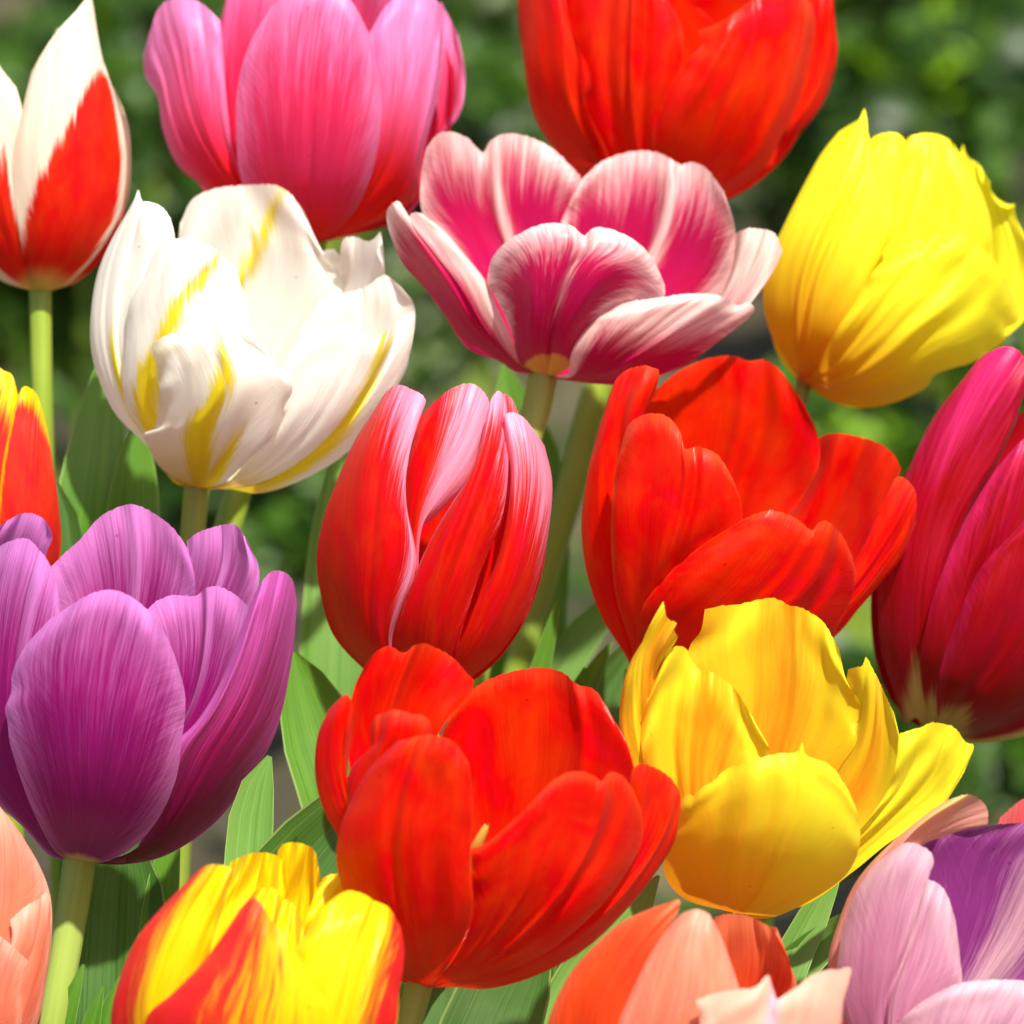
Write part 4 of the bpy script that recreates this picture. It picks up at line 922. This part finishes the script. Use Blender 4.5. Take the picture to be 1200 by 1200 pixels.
f.petal(mp, -1, [(790, 1360), (800, 1280), (820, 1205), (816, 1172)], [(834, 1165), (852, 1161), (870, 1159), (887, 1156), (894, 1148), (900, 1142), (905, 1156), (911, 1171), (922, 1164), (936, 1155), (950, 1144), (968, 1137), (984, 1136), (997, 1134)],
        [(995, 1152), (989, 1172), (984, 1210), (940, 1290), (870, 1360)], m1=lambda a, v: .5 * np.exp(-((a + .05) / .2) ** 2) + .1, m2=foot(.35, .4), off=-.2, bulge=.14, ruf=.05, lean=-.05, folds=[(0, -.04, .06)])
f.finish()
f.stem([(810, 1380), (810, 1440)], 15)

# ---- pale pink and lilac tulip, bottom right corner
m = petal_mat('petal_lilac_pale', lin(204, 128, 166), lin(230, 192, 200), lin(196, 100, 170), amp1=.6, wid1=.9, amp2=.4, wid2=.8, trans=.34, vein=.1, streaks=36)
mv = petal_mat('petal_violet', lin(140, 52, 130), lin(222, 172, 188), lin(180, 60, 120), amp1=.7, wid1=1.0, trans=.34, vein=.14, streaks=36)
mk = petal_mat('petal_pink_peach', lin(226, 150, 142), lin(240, 196, 120), lin(210, 130, 170), amp1=.5, wid1=.8, trans=.36, vein=.08)
f = Tulip('pale lilac pink tulip showing a violet inner petal in the bottom right corner', (1110, 1370), (1160, 960), 190, 1.12, t0=.48, close=.9, tilt=.28)
f.petal(mv, 1, [(1052, 1140), (1062, 1060), (1078, 992), (1103, 977), (1152, 968)], [(1196, 964), (1250, 962)], [(1310, 1010), (1310, 1110), (1240, 1200), (1150, 1240)], m1=lambda a, v: .02 + .8 * np.exp(-((a - .1) / .2) ** 2) * sm(.05, .3, v) + .25 * edge(a, v, 8, 8), bulge=.08, folds=[(.1, -.05, .12)], base=(1070, 1240), rib=-.02)
f.petal(mk, -.1, [(1040, 1320), (986, 1210), (970, 1132), (983, 1079), (1002, 1035), (1031, 1000), (1056, 978), (1084, 955)], [(1104, 941), (1124, 933), (1138, 931), (1150, 938), (1157, 948)],
        [(1158, 966), (1130, 972), (1104, 981), (1076, 994), (1060, 1040), (1050, 1200)], m1=lambda a, v: .2 + .5 * sm(.75, .95, v) * (a < .2), off=-.02, bulge=.1, folds=[(.0, -.1, .3, .7, 1.2)])
f.petal(m, -.7, [(1060, 1330), (1000, 1240), (980, 1180), (984, 1110), (1000, 1052), (1022, 1018), (1044, 998)], [(1058, 989), (1071, 988), (1083, 993), (1092, 1001), (1094, 1014), (1087, 1029), (1098, 1034), (1108, 1045)],
        [(1120, 1079), (1125, 1122), (1126, 1160), (1090, 1220), (1090, 1320)], m1=lambda a, v: .15 + .5 * edge(a, v, 5, 4) + .2 * np.exp(-((a - .05) / .1) ** 2), m2=lambda a, v: .6 - .9 * v - .3 * a, off=-.12, bulge=.16, folds=[(lambda v: -.25 + .5 * sm(.4, 1, v), .07, .1, .2, 1.1)])
f.petal(m, -1, [(1060, 1350), (1030, 1280), (1050, 1205), (1072, 1180), (1095, 1165)], [(1122, 1153), (1152, 1149), (1200, 1149), (1240, 1155)], [(1300, 1220), (1260, 1310), (1180, 1350)], m1=lambda a, v: .3 + .5 * edge(a, v, 5, 5), off=-.22, bulge=.14)
f.finish()
f.stem([(1112, 1362), (1114, 1420)], 15)

# ---- coral tulip, only its shoulder shows at the right edge
m = petal_mat('petal_coral', lin(232, 70, 84), lin(244, 150, 150), lin(232, 60, 30), amp1=.4, wid1=.8, trans=.36, vein=.07)
f = Tulip('coral pink tulip of which only a shoulder shows at the right edge', (1262, 1220), (1262, 920), 100, 1.2, t0=.5, close=.6, tilt=.15)
f.back(m, .8)
f.petal(m, -1, [(1200, 1160), (1164, 1060), (1163, 990), (1172, 958)], [(1196, 938), (1216, 930), (1240, 940)], [(1262, 1000), (1260, 1100)], m1=lambda a, v: .1 + .4 * edge(a, v, 4, 5))
f.petal(m, -1, [(1250, 1190), (1225, 1100), (1225, 1000), (1242, 950)], [(1262, 930), (1286, 934)], [(1320, 980), (1340, 1060), (1300, 1190)], m1=lambda a, v: .1 + .4 * edge(a, v, 4, 5), off=-.08)
f.petal(m, .8, [(1230, 1100), (1216, 1000)], [(1240, 944), (1280, 944)], [(1310, 1000), (1300, 1100)], m1=lambda a, v: .1 + .4 * edge(a, v, 4, 5))
f.finish()
f.stem([(1262, 1214), (1262, 1260)], 14)
